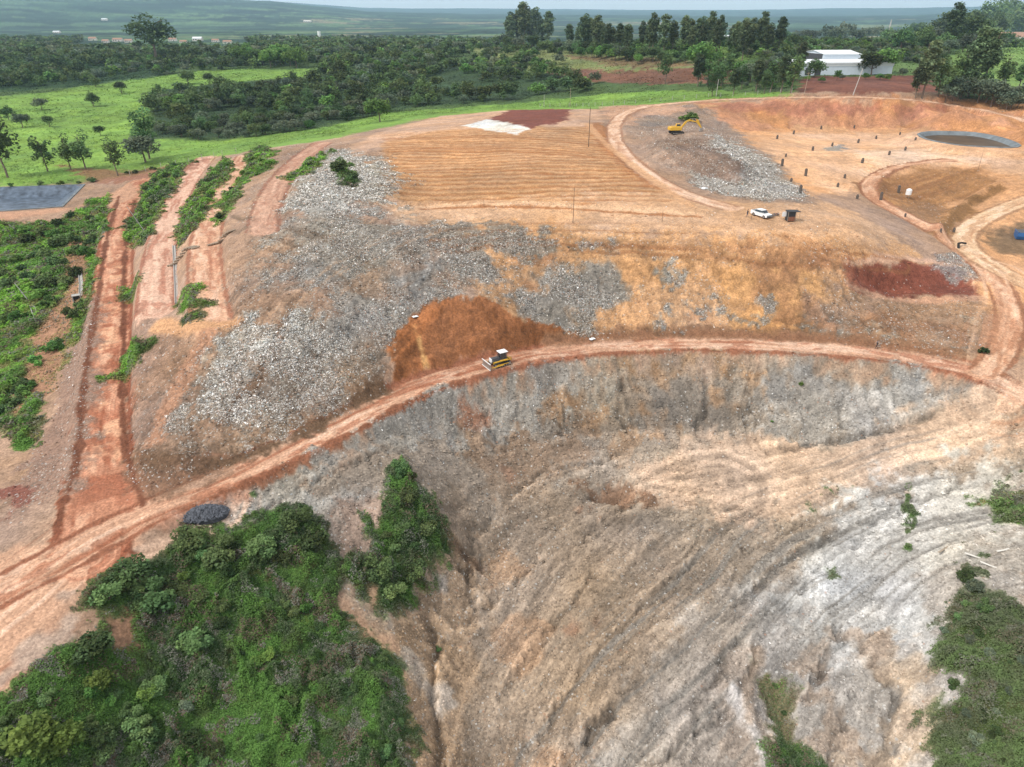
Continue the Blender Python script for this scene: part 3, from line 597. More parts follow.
def ground_mat():
    m = bpy.data.materials.new('ground'); m.use_nodes = True; nt = m.node_tree; b = nt.nodes['Principled BSDF']; L = nt.links.new
    b.inputs['Roughness'].default_value = .95; b.inputs['Specular IOR Level'].default_value = .15
    a = nt.nodes.new('ShaderNodeAttribute'); a.attribute_name = 'Col'; tr = nt.nodes.new('ShaderNodeAttribute'); tr.attribute_name = 'Tr'
    t = nt.nodes.new('ShaderNodeTexCoord')
    def noise(sc, det=3):
        n = nt.nodes.new('ShaderNodeTexNoise'); n.inputs['Scale'].default_value = sc; n.inputs['Detail'].default_value = det; L(t.outputs['Object'], n.inputs['Vector']); return n
    def rng_(src, a0, a1, b0, b1):
        r = nt.nodes.new('ShaderNodeMapRange'); r.inputs[1].default_value = a0; r.inputs[2].default_value = a1; r.inputs[3].default_value = b0; r.inputs[4].default_value = b1; L(src, r.inputs[0]); return r.outputs[0]
    def math_(op, x, y):
        q = nt.nodes.new('ShaderNodeMath'); q.operation = op
        for i, k in enumerate((x, y)):
            if isinstance(k, (int, float)): q.inputs[i].default_value = k
            else: L(k, q.inputs[i])
        return q.outputs[0]
    n1 = noise(2.6, 8); n2 = noise(.55, 4)
    f0 = math_('MULTIPLY', rng_(n1.outputs['Fac'], .32, .68, .84, 1.17), rng_(n2.outputs['Fac'], .3, .7, .86, 1.14))
    v = nt.nodes.new('ShaderNodeTexVoronoi'); v.inputs['Scale'].default_value = 3.6; L(t.outputs['Object'], v.inputs['Vector'])
    sx = nt.nodes.new('ShaderNodeSeparateColor'); L(v.outputs['Color'], sx.inputs[0])
    v2 = nt.nodes.new('ShaderNodeTexVoronoi'); v2.inputs['Scale'].default_value = 1.3; L(t.outputs['Object'], v2.inputs['Vector']); s2 = nt.nodes.new('ShaderNodeSeparateColor'); L(v2.outputs['Color'], s2.inputs[0])
    f = math_('MULTIPLY', f0, math_('MULTIPLY', rng_(sx.outputs[2], 0, 1, .80, 1.18), rng_(s2.outputs[2], 0, 1, .92, 1.06)))
    sc = nt.nodes.new('ShaderNodeVectorMath'); sc.operation = 'SCALE'; L(a.outputs['Color'], sc.inputs[0]); L(f, sc.inputs['Scale'])
    # litter flecks: small cells of random tone where rubbish lies
    cr = nt.nodes.new('ShaderNodeValToRGB'); e = cr.color_ramp; e.interpolation = 'CONSTANT'
    cols = [(0, (.09, .075, .06)), (.2, (.20, .17, .14)), (.42, (.33, .29, .24)), (.62, (.48, .45, .40)), (.78, (.68, .66, .62)), (.9, (.32, .36, .38)), (.95, (.4, .2, .12))]
    for i, (p_, c_) in enumerate(cols):
        el = e.elements[i] if i < 2 else e.elements.new(p_); el.position = p_; el.color = (*[k * ALB * 1.25 for k in c_], 1)
    L(sx.outputs[0], cr.inputs[0])
    fac = math_('MULTIPLY', math_('LESS_THAN', sx.outputs[1], tr.outputs['Fac']), .5)
    mx = nt.nodes.new('ShaderNodeMix'); mx.data_type = 'RGBA'; L(fac, mx.inputs[0]); L(sc.outputs[0], mx.inputs[6]); L(cr.outputs[0], mx.inputs[7])
    L(mx.outputs[2], b.inputs['Base Color'])
    bp = nt.nodes.new('ShaderNodeBump'); bp.inputs['Strength'].default_value = .6; bp.inputs['Distance'].default_value = .11
    hh = math_('ADD', math_('SUBTRACT', math_('MULTIPLY', n1.outputs['Fac'], .6), math_('MULTIPLY', v.outputs['Distance'], .5)), math_('MULTIPLY', math_('MULTIPLY', sx.outputs[2], tr.outputs['Fac']), .6)); L(hh, bp.inputs['Height']); L(bp.outputs[0], b.inputs['Normal'])
    return m
GM = ground_mat()
FI = (np.arange(NR - 1)[:, None] * NC + np.arange(NC - 1)[None]).ravel()
quads = np.stack([FI, FI + 1, FI + NC + 1, FI + NC], 1)
fk = K[FI].copy(); fk[(fk != 2) & (Y[FI] > 3600)] = 3
def tag(o, label=None, cat=None, group=None, kind=None):
    if label: o['label'] = label
    if cat: o['category'] = cat
    if group: o['group'] = group
    if kind: o['kind'] = kind
    return o
def npmesh(name, co, faces, mats, colr=None, dom='POINT', smooth=True, extra=None, parent=None, loops=None, midx=None):
    me = bpy.data.meshes.new(name); k = faces.shape[1]
    me.vertices.add(len(co)); me.vertices.foreach_set('co', np.ascontiguousarray(co, np.float32).ravel())
    me.loops.add(faces.size); me.loops.foreach_set('vertex_index', faces.astype(np.int32).ravel())
    me.polygons.add(len(faces)); me.polygons.foreach_set('loop_start', np.arange(len(faces), dtype=np.int32) * k)
    me.polygons.foreach_set('use_smooth', np.full(len(faces), smooth))
    if midx is not None: me.polygons.foreach_set('material_index', midx.astype(np.int32))
    if colr is not None:
        at = me.attributes.new('Col', 'FLOAT_COLOR', dom); c4 = np.ones((len(colr), 4), np.float32); c4[:, :3] = colr; at.data.foreach_set('color', c4.ravel())
    for kk, (vals, dm) in (extra or {}).items():
        at = me.attributes.new(kk, 'FLOAT', dm); at.data.foreach_set('value', np.ascontiguousarray(vals, np.float32))
    for m_ in (mats if isinstance(mats, (list, tuple)) else [mats]): me.materials.append(m_)
    me.update(); me.validate()
    o = bpy.data.objects.new(name, me); COL.objects.link(o); o.parent = parent
    return o
co_all = np.stack([X, Y, Zf], 1)
for kk, nm in ((0, 'ground'), (1, 'field'), (2, 'dirt_road'), (3, 'hills')):
    q = quads[fk == kk]
    if not len(q): continue
    u, inv = np.unique(q, return_inverse=True)
    tag(npmesh(nm, co_all[u], inv.reshape(q.shape), GM, CL[u], extra={'Tr': (TP[u], 'POINT')}), kind='structure')
# ------------------------------------------------------------------ vegetation
LEAF = mat('leaf', attr=True, rough=.75, spec=.15, trans=.25)
LEAFO = mat('leaf_tree', attr=True, rough=.75, spec=.15, trans=.22, objrand=1.0)
BARK = mat('bark', (.16, .12, .09), noise=.3)
def leafquads(c, nrm_jit, size, asp=.6, r=rng):
    """small bent faces at points c (n,3) -> verts, quads"""
    n = len(c); a = r.random(n) * 6.283; tilt = (r.random(n) - .5) * 2 * nrm_jit; tz = r.random(n) * 6.283
    ux = np.stack([np.cos(a), np.sin(a), np.sin(tilt) * .8], 1); ux /= np.linalg.norm(ux, axis=1)[:, None]
    up = np.stack([np.cos(tz) * np.sin(tilt), np.sin(tz) * np.sin(tilt), np.cos(tilt)], 1)
    vy = np.cross(up, ux); vy /= np.linalg.norm(vy, axis=1)[:, None] + 1e-6
    s_ = np.broadcast_to(size, (n,))[:, None] if np.ndim(size) else np.full((n, 1), size)
    a_ = s_ * .5; b_ = s_ * .5 * asp
    v = np.stack([c - ux * a_, c - vy * b_ + ux * a_ * .15, c + ux * a_, c + vy * b_ + ux * a_ * .15], 1)
    return v.reshape(-1, 3), np.arange(n * 4).reshape(-1, 4)
def crown(seed, rx, rz, zc, nclump, nleaf, size, rgb, var=.25, fl=1.0, base=.0, core=True):
    r = np.random.default_rng(seed); P_ = []; CC = []
    for i in range(nclump):
        d = r.normal(size=3); d /= np.linalg.norm(d); d[2] = abs(d[2]) * 1.1 - .35 if (r.random() < .8 and base < 1) else d[2]
        k = r.random() ** .45 * .78; cx = np.array([d[0] * rx * k, d[1] * rx * k, zc + d[2] * rz * k]); cr = (.26 + .22 * r.random()) * min(rx, rz * 1.3)
        m = nleaf // nclump; q = r.normal(size=(m, 3)); q /= np.linalg.norm(q, axis=1)[:, None]
        q *= (cr * (.55 + .5 * r.random((m, 1)))); q[:, 2] *= .75 * fl; pc_ = cx + q
        tone = 1 + (r.random() - .5) * 2 * var
        hue = (r.random() - .5) * .16
        c_ = np.array(rgb) * tone * np.array([1 + hue, 1, 1 - hue]); P_.append(pc_); CC.append(np.repeat(c_[None], m, 0) * (1 + (r.random((m, 1)) - .5) * .5))
    P_ = np.concatenate(P_); CC = np.concatenate(CC); P_[:, 2] = np.maximum(P_[:, 2], base)
    v, f = leafquads(P_, 1.2, size * (.6 + .8 * r.random(len(P_))), .7, r)
    return v, f, np.repeat(CC, 4, 0)
def tube(pts_, rad, n=6):
    V_ = []; F_ = []; pts_ = [Vector(p) for p in pts_]
    for i, p in enumerate(pts_):
        d = (pts_[min(i + 1, len(pts_) - 1)] - pts_[max(i - 1, 0)]).normalized(); a = d.orthogonal().normalized(); b = d.cross(a)
        for k in range(n):
            t = k * 6.2832 / n; V_.append(p + (a * math.cos(t) + b * math.sin(t)) * rad[i])
        if i:
            for k in range(n): F_.append(((i - 1) * n + k, (i - 1) * n + (k + 1) % n, i * n + (k + 1) % n, i * n + k))
    return V_, F_
def trunk_mesh(seed, h, r0, spread, nb=5, y0=.35):
    r = random.Random(seed); VV = []; FF = []
    def add(vf):
        o = len(VV); VV.extend([tuple(k) for k in vf[0]]); FF.extend([tuple(i + o for i in f) for f in vf[1]])
    top = (r.uniform(-.1, .1) * h, r.uniform(-.1, .1) * h, h)
    mid = (top[0] * .3 + r.uniform(-.04, .04) * h, top[1] * .3, h * .5)
    add(tube([(0, 0, -.4), (0, 0, h * .12), mid, top], [r0 * 1.25, r0, r0 * .7, r0 * .2]))
    for i in range(nb):
        t = y0 + (1 - y0) * i / nb; a = i * 2.4 + r.random(); s0 = (mid[0] * t * 2 if t < .5 else mid[0] + (top[0] - mid[0]) * (t - .5) * 2, mid[1] * t * 2 if t < .5 else mid[1] + (top[1] - mid[1]) * (t - .5) * 2, h * t)
        e = (s0[0] + math.cos(a) * spread, s0[1] + math.sin(a) * spread, min(h * 1.05, s0[2] + spread * .7)); m_ = tuple((p + q) / 2 + r.uniform(-.1, .1) for p, q in zip(s0, e))
        add(tube([s0, m_, e], [r0 * .45, r0 * .3, r0 * .1], 5))
    me = bpy.data.meshes.new('trunk'); me.from_pydata(VV, [], FF); me.materials.append(BARK); return me
def mesh_np(name, v, f, c, m):
    o = npmesh(name, v, f, m, c, smooth=False); me = o.data; bpy.data.objects.remove(o); return me
DARK = (.082, .115, .042); MID = (.110, .170, .062); OLIVE = (.12, .155, .075); BRIGHT = (.13, .23, .055); GREY = (.135, .165, .105); YEL = (.20, .26, .06)
PROTO = {}
def proto(kind, seed, **a):
    v, f, c = crown(seed, a['rx'], a['rz'], a['zc'], a['nc'], a['nl'], a['size'], a['rgb'], a.get('var', .25), a.get('fl', 1), a.get('base', .1))
    cm = mesh_np('crown', v, f, c, LEAFO); tm = trunk_mesh(seed, a['th'], a['tr'], a['rx'] * .55, 5, a.get('y0', .35))
    PROTO.setdefault(kind, []).append((cm, tm))
for i in range(5): proto('round', 100 + i, rx=4.6, rz=3.6, zc=4.2, nc=26, nl=2200, size=.62, rgb=DARK if i % 2 else MID, th=5, tr=.22)
for i in range(3): proto('grey', 120 + i, rx=4.2, rz=3.2, zc=3.7, nc=22, nl=1700, size=.6, rgb=GREY, th=5, tr=.2)
for i in range(4): proto('tall', 140 + i, rx=3.7, rz=9.3, zc=11.3, nc=60, nl=4200, size=.85, rgb=OLIVE, th=17, tr=.3, y0=.4, base=1.2)
for i in range(3): proto('loose', 160 + i, rx=2.7, rz=4.6, zc=5.6, nc=24, nl=1300, size=.5, rgb=MID, th=8, tr=.16, y0=.3, base=1.5)
for i in range(3): proto('bright', 180 + i, rx=4.5, rz=3.4, zc=3.6, nc=22, nl=2200, size=.6, rgb=BRIGHT, th=4.5, tr=.2)
for i in range(3): proto('umbrella', 190 + i, rx=4.8, rz=3.6, zc=6.4, nc=30, nl=2000, size=.6, rgb=DARK, th=8, tr=.3, y0=.4, base=1.5)
def tree(x, y, kind, s, label, group=None, name='tree', cat='tree', rz=None, sink=0.0, stretch=1.0):
    e = bpy.data.objects.new(name, None); COL.objects.link(e); e.location = (x, y, float(H(x, y)[0]) - sink)
    e.rotation_euler = (0, 0, random.random() * 6.28 if rz is None else rz); e.scale = (s, s, s * stretch * random.uniform(.9, 1.1))
    cm, tm = random.choice(PROTO[kind])
    for n_, m_ in (('crown', cm), ('trunk', tm)):
        o = bpy.data.objects.new(n_, m_); COL.objects.link(o); o.parent = e
    tag(e, label, cat, group); return e
def tree_px(u, v, hpx, kind, label, group=None, **k):
    p = on(u, v); ppm = F * math.cos(math.atan((Hh / 2 - v) / F)) ** 1 / (p - Vector(CAM)).length
    full = {'round': 7.6, 'grey': 6.8, 'tall': 20.5, 'loose': 9.8, 'bright': 6.8, 'umbrella': 10}[kind]
    return tree(p.x, p.y, kind, hpx / ppm / full, label, group, **k)
# single trees one can name ------------------------------------------------
for u, v, h, k, lb in [
 (157, 62, 36, 'umbrella', 'tallest broad crowned tree rising out of the dark wood at the left'),
 (8, 178, 50, 'loose', 'slender tree behind the lined pond, cut by the left edge of the photo'),
 (48, 172, 34, 'loose', 'round topped slender tree behind the lined pond, second from the left edge'),
 (71, 170, 32, 'loose', 'slim tree in the bright field behind the right end of the lined pond'),
 (86, 170, 36, 'loose', 'dark slender tree just right of the lined pond, crown touching its left neighbour'),
 (118, 176, 32, 'loose', 'thin pale stemmed tree at the head of the red ramp road'),
 (150, 160, 42, 'loose', 'tall tree at the corner where the bright field meets the grey scrub'),
 (146, 164, 26, 'grey', 'low grey green tree at the foot of the tall tree by the scrub corner'),
 (94, 106, 10, 'round', 'dark small round tree standing alone in the bright field, right of the middle'),
 (96, 87, 8, 'round', 'dark bush like tree alone at the top of the bright field'),
 (122, 93, 9, 'round', 'dark round tree alone in the bright field nearest the dark wood'),
 (50, 128, 9, 'round', 'small dark tree alone in the bright field above the slender tree row'),
 (9, 120, 10, 'round', 'small dark tree in the bright field at the left edge'),
 (101, 136, 8, 'round', 'flat dark bush alone in the lower bright field'),
 (42, 110, 10, 'grey', 'grey open bush tree in the bright field left of centre'),
 (23, 128, 11, 'grey', 'pale grey small tree in the bright field near the left edge'),
 (210, 84, 9, 'round', 'round grey green tree on the pale strip right of the lone field trees'),
 (188, 84, 11, 'round', 'dark round tree at the head of the grey scrub'),
 (380, 122, 20, 'bright', 'yellowish green tree on the strip of grass beyond the white trash crest'),
 (388, 112, 18, 'grey', 'tree with a pale olive crown beside the post on the grass strip'),
 (665, 84, 26, 'loose', 'lone dark tree on the red brown field below the tall tree row'),
 (712, 96, 22, 'loose', 'tree with a pale trunk by the fence posts behind the top road'),
 (742, 60, 30, 'tall', 'tall slim tree rising above the middle of the tall tree row'),
 (887, 98, 1, 'tall', ''),
 ]:
    if not lb: continue
    tree_px(u, v, h, k, lb)
for u, v, h, k, lb in [
 (922, 98, 46, 'tall', 'tallest dark tree of the clump on the red bank rim'),
 (915, 98, 28, 'tall', 'shorter dark tree at the left of the clump on the red bank rim'),
 (938, 96, 32, 'loose', 'lighter green tree at the right of the clump on the red bank rim'),
 (968, 96, 48, 'tall', 'leaning tree with a dark crest in the loose grove right of the rim clump'),
 (980, 94, 44, 'tall', 'dark tree at the top right of the loose grove beyond the pond'),
 (958, 94, 34, 'loose', 'grey green tree at the left of the loose grove beyond the pond'),
 (1000, 92, 28, 'loose', 'airy tree in front of the bright right hand field'),
 (1018, 90, 24, 'loose', 'small airy tree at the right edge before the bright field'),
 (948, 52, 36, 'tall', 'slim tree standing taller than the dark wood at the right horizon'),
 (798, 78, 26, 'tall', 'dark tree covering the left end of the white warehouse'),
 (814, 78, 15, 'round', 'dense round tree in front of the left corner of the white warehouse'),
 (871, 75, 19, 'round', 'dense dark tree in front of the right end of the white warehouse'),
 (886, 74, 20, 'bright', 'light green tree just right of the white warehouse'),
 ]:
    tree_px(u, v, h, k, lb)
cnt = 0
# tall row on the horizon ridge
for i, (u0, u1, v0, v1, h0, h1, n) in enumerate([(505, 548, 46, 49, 22, 38, 8), (566, 605, 52, 54, 20, 36, 6), (600, 632, 54, 55, 18, 26, 6), (636, 700, 50, 54, 20, 34, 8), (684, 770, 50, 50, 18, 30, 9), (700, 780, 54, 56, 22, 28, 7)]):
    for j in range(n):
        u = u0 + (u1 - u0) * (j + random.random()) / n
        tree_px(u, random.uniform(v0, v1), random.uniform(h0, h1), 'tall', ['tall tree in the leftmost clump of tall trees on the ridge', 'tall tree in the narrow second clump on the ridge', 'lower tree between the clumps on the ridge', 'tall dark tree in the long clump above the red brown field', 'tall dark tree in the unbroken horizon row right of the middle', 'olive tree standing in front of the horizon row'][i],
                ['first clump of tall trees on the ridge', 'second clump of tall trees on the ridge', 'lower trees between the ridge clumps', 'long clump of tall trees on the ridge', 'horizon row of tall trees', 'olive trees before the horizon row'][i])
        cnt += 1
# rounded bushes along the hedge below the row, belt in front of warehouse, right wood
def band(us, n, kind, h, label, group, jit=2, **k):
    global cnt
    p = px(us); L_ = [math.hypot(b[0] - a[0], b[1] - a[1]) for a, b in zip(p, p[1:])]; t = sum(L_)
    for i in range(n):
        q = (i + random.random() * .8) / n * t; j = 0
        while j < len(L_) - 1 and q > L_[j]: q -= L_[j]; j += 1
        a, b = p[j], p[j + 1]; f_ = min(1, q / L_[j]); kk = random.choice(kind)
        tree_px(a[0] + (b[0] - a[0]) * f_, a[1] + (b[1] - a[1]) * f_ + random.uniform(-jit, jit), random.uniform(*h), kk, label, group, **k); cnt += 1
band("480,46 520,50 560,53 600,57 650,62", 18, ['round', 'grey'], (8, 13), 'dark bushy tree at the foot of the tall ridge clumps', 'bushy trees under the ridge clumps')
band("575,56 640,63 690,62 735,64", 16, ['bright', 'round'], (8, 12), 'bright green hedge tree between the olive field and the tall row', 'hedge between field and tall row')
band("690,86 730,90 780,92 800,90", 11, ['loose', 'tall', 'loose'], (16, 34), 'mixed airy tree of the belt left of the white warehouse', 'belt of trees left of the warehouse', 3)
band("700,76 760,80 800,82", 8, ['loose', 'grey', 'bright'], (12, 26), 'tree in the back of the belt left of the white warehouse', 'back of the belt left of the warehouse', 3)
band("765,46 800,46 850,42 900,44 940,40", 16, ['round', 'grey'], (10, 15), 'dark round tree on the skyline behind the white warehouse', 'skyline trees behind the warehouse', 3)
band("940,46 980,44 1040,36", 18, ['round', 'round', 'tall'], (16, 26), 'large dark tree in the wood at the right horizon', 'wood at the right horizon', 4)
band("900,50 950,52 990,56 1010,46", 12, ['round', 'grey'], (10, 16), 'dark tree at the front edge of the right hand wood', 'front edge of the right wood', 2)
band("945,98 990,102 1040,112", 22, ['grey', 'loose', 'grey'], (10, 20), 'grey green bushy tree behind the rim road beyond the pond', 'grey scrub trees beyond the pond', 5)
band("795,84 850,79 930,80", 9, ['grey', 'bright'], (4, 7), 'low bush on the red ground before the white warehouse', 'bushes before the warehouse', 2)
band("245,66 300,66", 10, ['bright'], (12, 17), 'bright green tree in the broad clump behind the lone field trees', 'bright green clump in the wood', 2)
# the woods: nearest trees as things, the rest as one mass
def fill(us, spacing, seed):
    Q = np.array([cast(*p) for p in px(us)]); r = np.random.default_rng(seed); out = []
    x0, y0 = Q.min(0); x1, y1 = Q.max(0); n = int((x1 - x0) * (y1 - y0) / spacing ** 2)
    q = r.random((n, 2)) * [x1 - x0, y1 - y0] + [x0, y0]
    return q[inpoly(Q, q[:, 0], q[:, 1])]
woodB = fill("155,136 152,100 190,92 230,84 300,80 345,72 460,68 560,76 600,84 590,92 540,97 480,103 400,108 380,113 330,125 250,138 190,142", 9.5, 1)
woodA = fill("-60,64 40,58 150,56 240,62 330,58 460,54 560,64 560,72 460,66 345,70 250,68 200,72 120,80 60,86 -60,94", 11, 2)
woodC = fill("-100,56 60,46 80,50 245,50 262,46 340,45 470,43 500,50 340,58 150,58 -60,64", 14, 3)
woodD = fill("760,54 800,48 930,48 950,60 920,64 870,62 820,58 800,66 770,66", 9, 5)
woodE = fill("700,64 790,62 800,76 760,78 700,76", 12, 6)
woodF = fill("-60,40 200,38 480,40 500,46 480,43 340,45 200,46 60,46 -60,56", 26, 7)
uu = lambda q: 512 + F * q[:, 0] / (q[:, 1] * cp + (70 - 25) * sp)
woodF = woodF[(uu(woodF) < 82) | (uu(woodF) > 245)]
woodB = woodB[np.argsort(np.hypot(*woodB.T))]
NB = 96
for i, (x, y) in enumerate(woodB[:NB]):
    tree(x, y, random.choice(['round', 'grey', 'round', 'grey', 'round', 'bright' if i % 9 == 0 else 'grey']), random.uniform(.75, 1.15), 'low rounded tree at the near edge of the dense scrub beyond the bright field', 'near edge of the scrub wood', sink=.8)
    cnt += 1
def mass(name, pts_, kinds, smin, smax, label, cat, seed):
    """many far trees merged into one foliage object"""
    r = np.random.default_rng(seed); vs_, fs_, cs_ = [], [], []; o = 0
    for x, y in pts_:
        k = kinds[r.integers(len(kinds))]; cm = PROTO[k][r.integers(len(PROTO[k]))][0]
        if cm.name not in CACHE:
            n = len(cm.vertices); a = np.empty(n * 3, np.float32); cm.vertices.foreach_get('co', a); c = np.empty(n * 4, np.float32); cm.attributes['Col'].data.foreach_get('color', c)
            CACHE[cm.name] = (a.reshape(-1, 4, 3), c.reshape(-1, 4, 4)[:, :, :3])
        a, c = CACHE[cm.name]; d = math.hypot(x, y); keep = max(110, int(min(700, 700 * (500 / d) ** 1.6))); sel = r.choice(len(a), keep, replace=False)
        s_ = r.uniform(smin, smax); th = r.random() * 6.28; q = a[sel]; cen = q.mean(1, keepdims=True); q = cen + (q - cen) * math.sqrt(len(a) / keep) * .9
        q = q * s_; q = np.stack([q[..., 0] * math.cos(th) - q[..., 1] * math.sin(th), q[..., 0] * math.sin(th) + q[..., 1] * math.cos(th), q[..., 2]], -1)
        q = q + [x, y, float(H(x, y)[0]) - .8]; vs_.append(q.reshape(-1, 3)); tone = r.uniform(.6, 1.5); hu = r.uniform(-.12, .12); cs_.append((c[sel] * tone * np.array([1 + hu, 1, 1 - hu])).reshape(-1, 3))
    v = np.concatenate(vs_); c = np.concatenate(cs_)
    return tag(npmesh(name, v, np.arange(len(v)).reshape(-1, 4), LEAF, c, smooth=False), label, cat, kind='stuff')
CACHE = {}
clr = lambda q, t: q[fbm(q[:, 0], q[:, 1], .02, 3, 91) < t]
mass('woodland', np.concatenate([clr(woodB[NB:], .60), clr(woodA, .66)]), ['round', 'grey', 'round', 'bright', 'grey', 'round', 'umbrella', 'loose', 'round'], .6, 1.6, 'dense dark wood reaching back from the bright field', 'woodland', 11)
mass('far_woodland', np.concatenate([woodC, woodF]), ['round', 'grey'], 1.1, 1.9, 'far dark woods along the edge of the blue plain', 'woodland', 12)
mass('scrub', np.concatenate([woodD, woodE]), ['grey', 'grey', 'round'], .5, 1.0, 'low grey green scrub around and behind the white warehouse', 'scrub', 13)
woodG = fill("480,54 560,57 650,60 700,58 790,60 860,52 940,50 1040,48 1040,36 940,40 790,44 640,47 500,44", 13, 9)
mass('tree_belt', woodG, ['round', 'loose', 'round', 'grey', 'bright', 'round'], .5, 1.35, 'continuous belt of mixed trees along the ridge behind the landfill', 'woodland', 14)
woodH = fill("690,88 790,90 800,78 700,72", 9, 10)
mass('thin_wood', woodH, ['loose', 'grey', 'bright'], .35, .75, 'thin mixed wood left of the white warehouse', 'woodland', 15)
# ------------------------------------------------------------------ thickets near the camera
cam_w = 1 / np.maximum(dist, 40) ** 1.1
def pick(prob, n, seed):
    r = np.random.default_rng(seed); p = (prob * CA); cs = np.cumsum(p); i = np.searchsorted(cs, r.random(n) * cs[-1])
    i = np.minimum(i, N - 1); d = np.sqrt(CA[i]); return i, Xf[i] + (r.random(n) - .5) * d * 1.2, Yf[i] + (r.random(n) - .5) * d * 1.2
nearbush = (V > .04) * (beyond < .5)
nV = 620000
i_, x, y = pick(nearbush * (V ** .7) / np.maximum(dist, 45) ** 1.5 * 1.0, nV, 21)
lump = fbm(x, y, .30, 3, 70); lump2 = fbm(x, y, .9, 2, 71); tall_ = np.clip((lump - .47) * 5.2, 0, 1) * 1.35 + lump2 * .6
tall_ = tall_ * V[i_] ** 1.2 * np.where(dist[i_] > 140, 1.15, 1.0)
r_ = np.random.default_rng(5); hfrac = r_.random(nV) ** .35
z = H(x, y) + tall_ * hfrac + .05
hueN = fbm(x, y, .16, 3, 72); hueM = fbm(x, y, .7, 3, 73); g = lin(C[i_]) * .62
pal = np.array([[.055, .095, .036], [.095, .160, .046], [.115, .225, .050], [.150, .170, .105], [.24, .24, .19], [.17, .26, .06]])
a_ = np.clip((hueN - .3) * 2.4 + (hueM - .5) * 1.6 + (r_.random(nV) - .5) * .25, 0, .999)
order = np.array([0, 3, 0, 1, 1, 2, 2])
ix = (a_ * 6); i0 = ix.astype(int); fr = (ix - i0)[:, None]; base = pal[order[i0]] * (1 - fr) + pal[order[np.minimum(i0 + 1, 6)]] * fr
fg = np.clip((dist[i_] - 110) / 60, 0, 1)[:, None]; base = base * (.85 - .35 * fg) + g * (.35 + .75 * fg)
sp_ = r_.random(nV); grey = fbm(x, y, .55, 2, 74) > .63; base[(sp_ < .5) & grey] = pal[4] * .9; brn = fbm(x, y, .45, 3, 75) > .62; base[(sp_ > .55) & brn] = np.array([.17, .13, .09]); pale = fbm(x, y, .12, 2, 76)[:, None]; base = base * (.8 + .5 * pale)
base *= (.75 + .5 * r_.random((nV, 1)))
# the drier knoll at the right is olive
kn = (x > 40) & (y < 100); base[kn] = base[kn] * .55 + np.array([.135, .145, .085]) * .6
sz = (.20 + .22 * r_.random(nV)) * np.clip(dist[i_] / 95, .75, 2.6) ** .85
v, f = leafquads(np.stack([x, y, z], 1), 1.0, sz, .55, r_)
sel_ = dist[i_] < 1e9
tag(npmesh('undergrowth', v, f, LEAF, np.repeat(base, 4, 0), smooth=False), 'dense green undergrowth and grass over the banks', 'undergrowth', kind='stuff')
# grass tussocks on the bright field
nG = 130000
i_, x, y = pick((beyond > .6) * (V > .01) * (Yf < 900) * (1 / np.maximum(dist, 100) ** 1.6) * (.3 + (fbm(Xf, Yf, .06, 3, 80) > .5)), nG, 22)
g = CL[i_] * (.7 + .8 * r_.random((nG, 1))) * np.where(fbm(x, y, .09, 3, 81) > .6, .7, 1.1)[:, None]
v, f = leafquads(np.stack([x, y, H(x, y) + .25 * r_.random(nG)], 1), .8, (.4 + .5 * r_.random(nG)) * np.clip(dist[i_] / 300, .8, 3), .5, r_)
tag(npmesh('grass', v, f, LEAF, np.repeat(g, 4, 0), smooth=False), 'short bright green grass on the fields beyond the landfill', 'grass', kind='stuff')
# shrubs near the camera, each its own thing
for i in range(5):
    v, f, c = crown(300 + i, 1.15, .95, .75, 16, 1500, .20, [DARK, MID, BRIGHT, GREY, YEL][i], .3, 1, .02); PROTO.setdefault('shrub', []).append((mesh_np('foliage', v, f, c, LEAFO), trunk_mesh(300 + i, 1.1, .05, .7, 5, .1)))
for i in range(3):
    v, f, c = crown(320 + i, 1.15, .95, .75, 14, 420, .34, [MID, BRIGHT, DARK][i], .3, 1, .02); PROTO.setdefault('shrubfar', []).append((mesh_np('foliage', v, f, c, LEAFO), trunk_mesh(320 + i, 1.1, .05, .7, 4, .1)))
def shrub(x, y, s, label, group=None, which=None, kind='shrub', sink=.15):
    e = bpy.data.objects.new('shrub', None); COL.objects.link(e); e.location = (x, y, float(H(x, y)[0]) - sink); e.rotation_euler = (0, 0, random.random() * 6.28); e.scale = (s, s, s * random.uniform(.8, 1.1))
    cm, tm = PROTO[kind][which] if which is not None else random.choice(PROTO[kind])
    for n_, m_ in (('foliage', cm), ('stem', tm)):
        o = bpy.data.objects.new(n_, m_); COL.objects.link(o); o.parent = e
    return tag(e, label, 'shrub', group)
def scatter(poly, n, smin, smax, label, group, kind='shrub', wh=None, seed=0):
    Q = np.array([cast(*p) for p in px(poly)]); r = np.random.default_rng(seed); k = 0
    while k < n:
        x, y = r.random(2) * (Q.max(0) - Q.min(0)) + Q.min(0)
        if inpoly(Q, np.array([x]), np.array([y]))[0]:
            shrub(x, y, r.uniform(smin, smax), label, group, None if wh is None else wh[r.integers(len(wh))], kind); k += 1
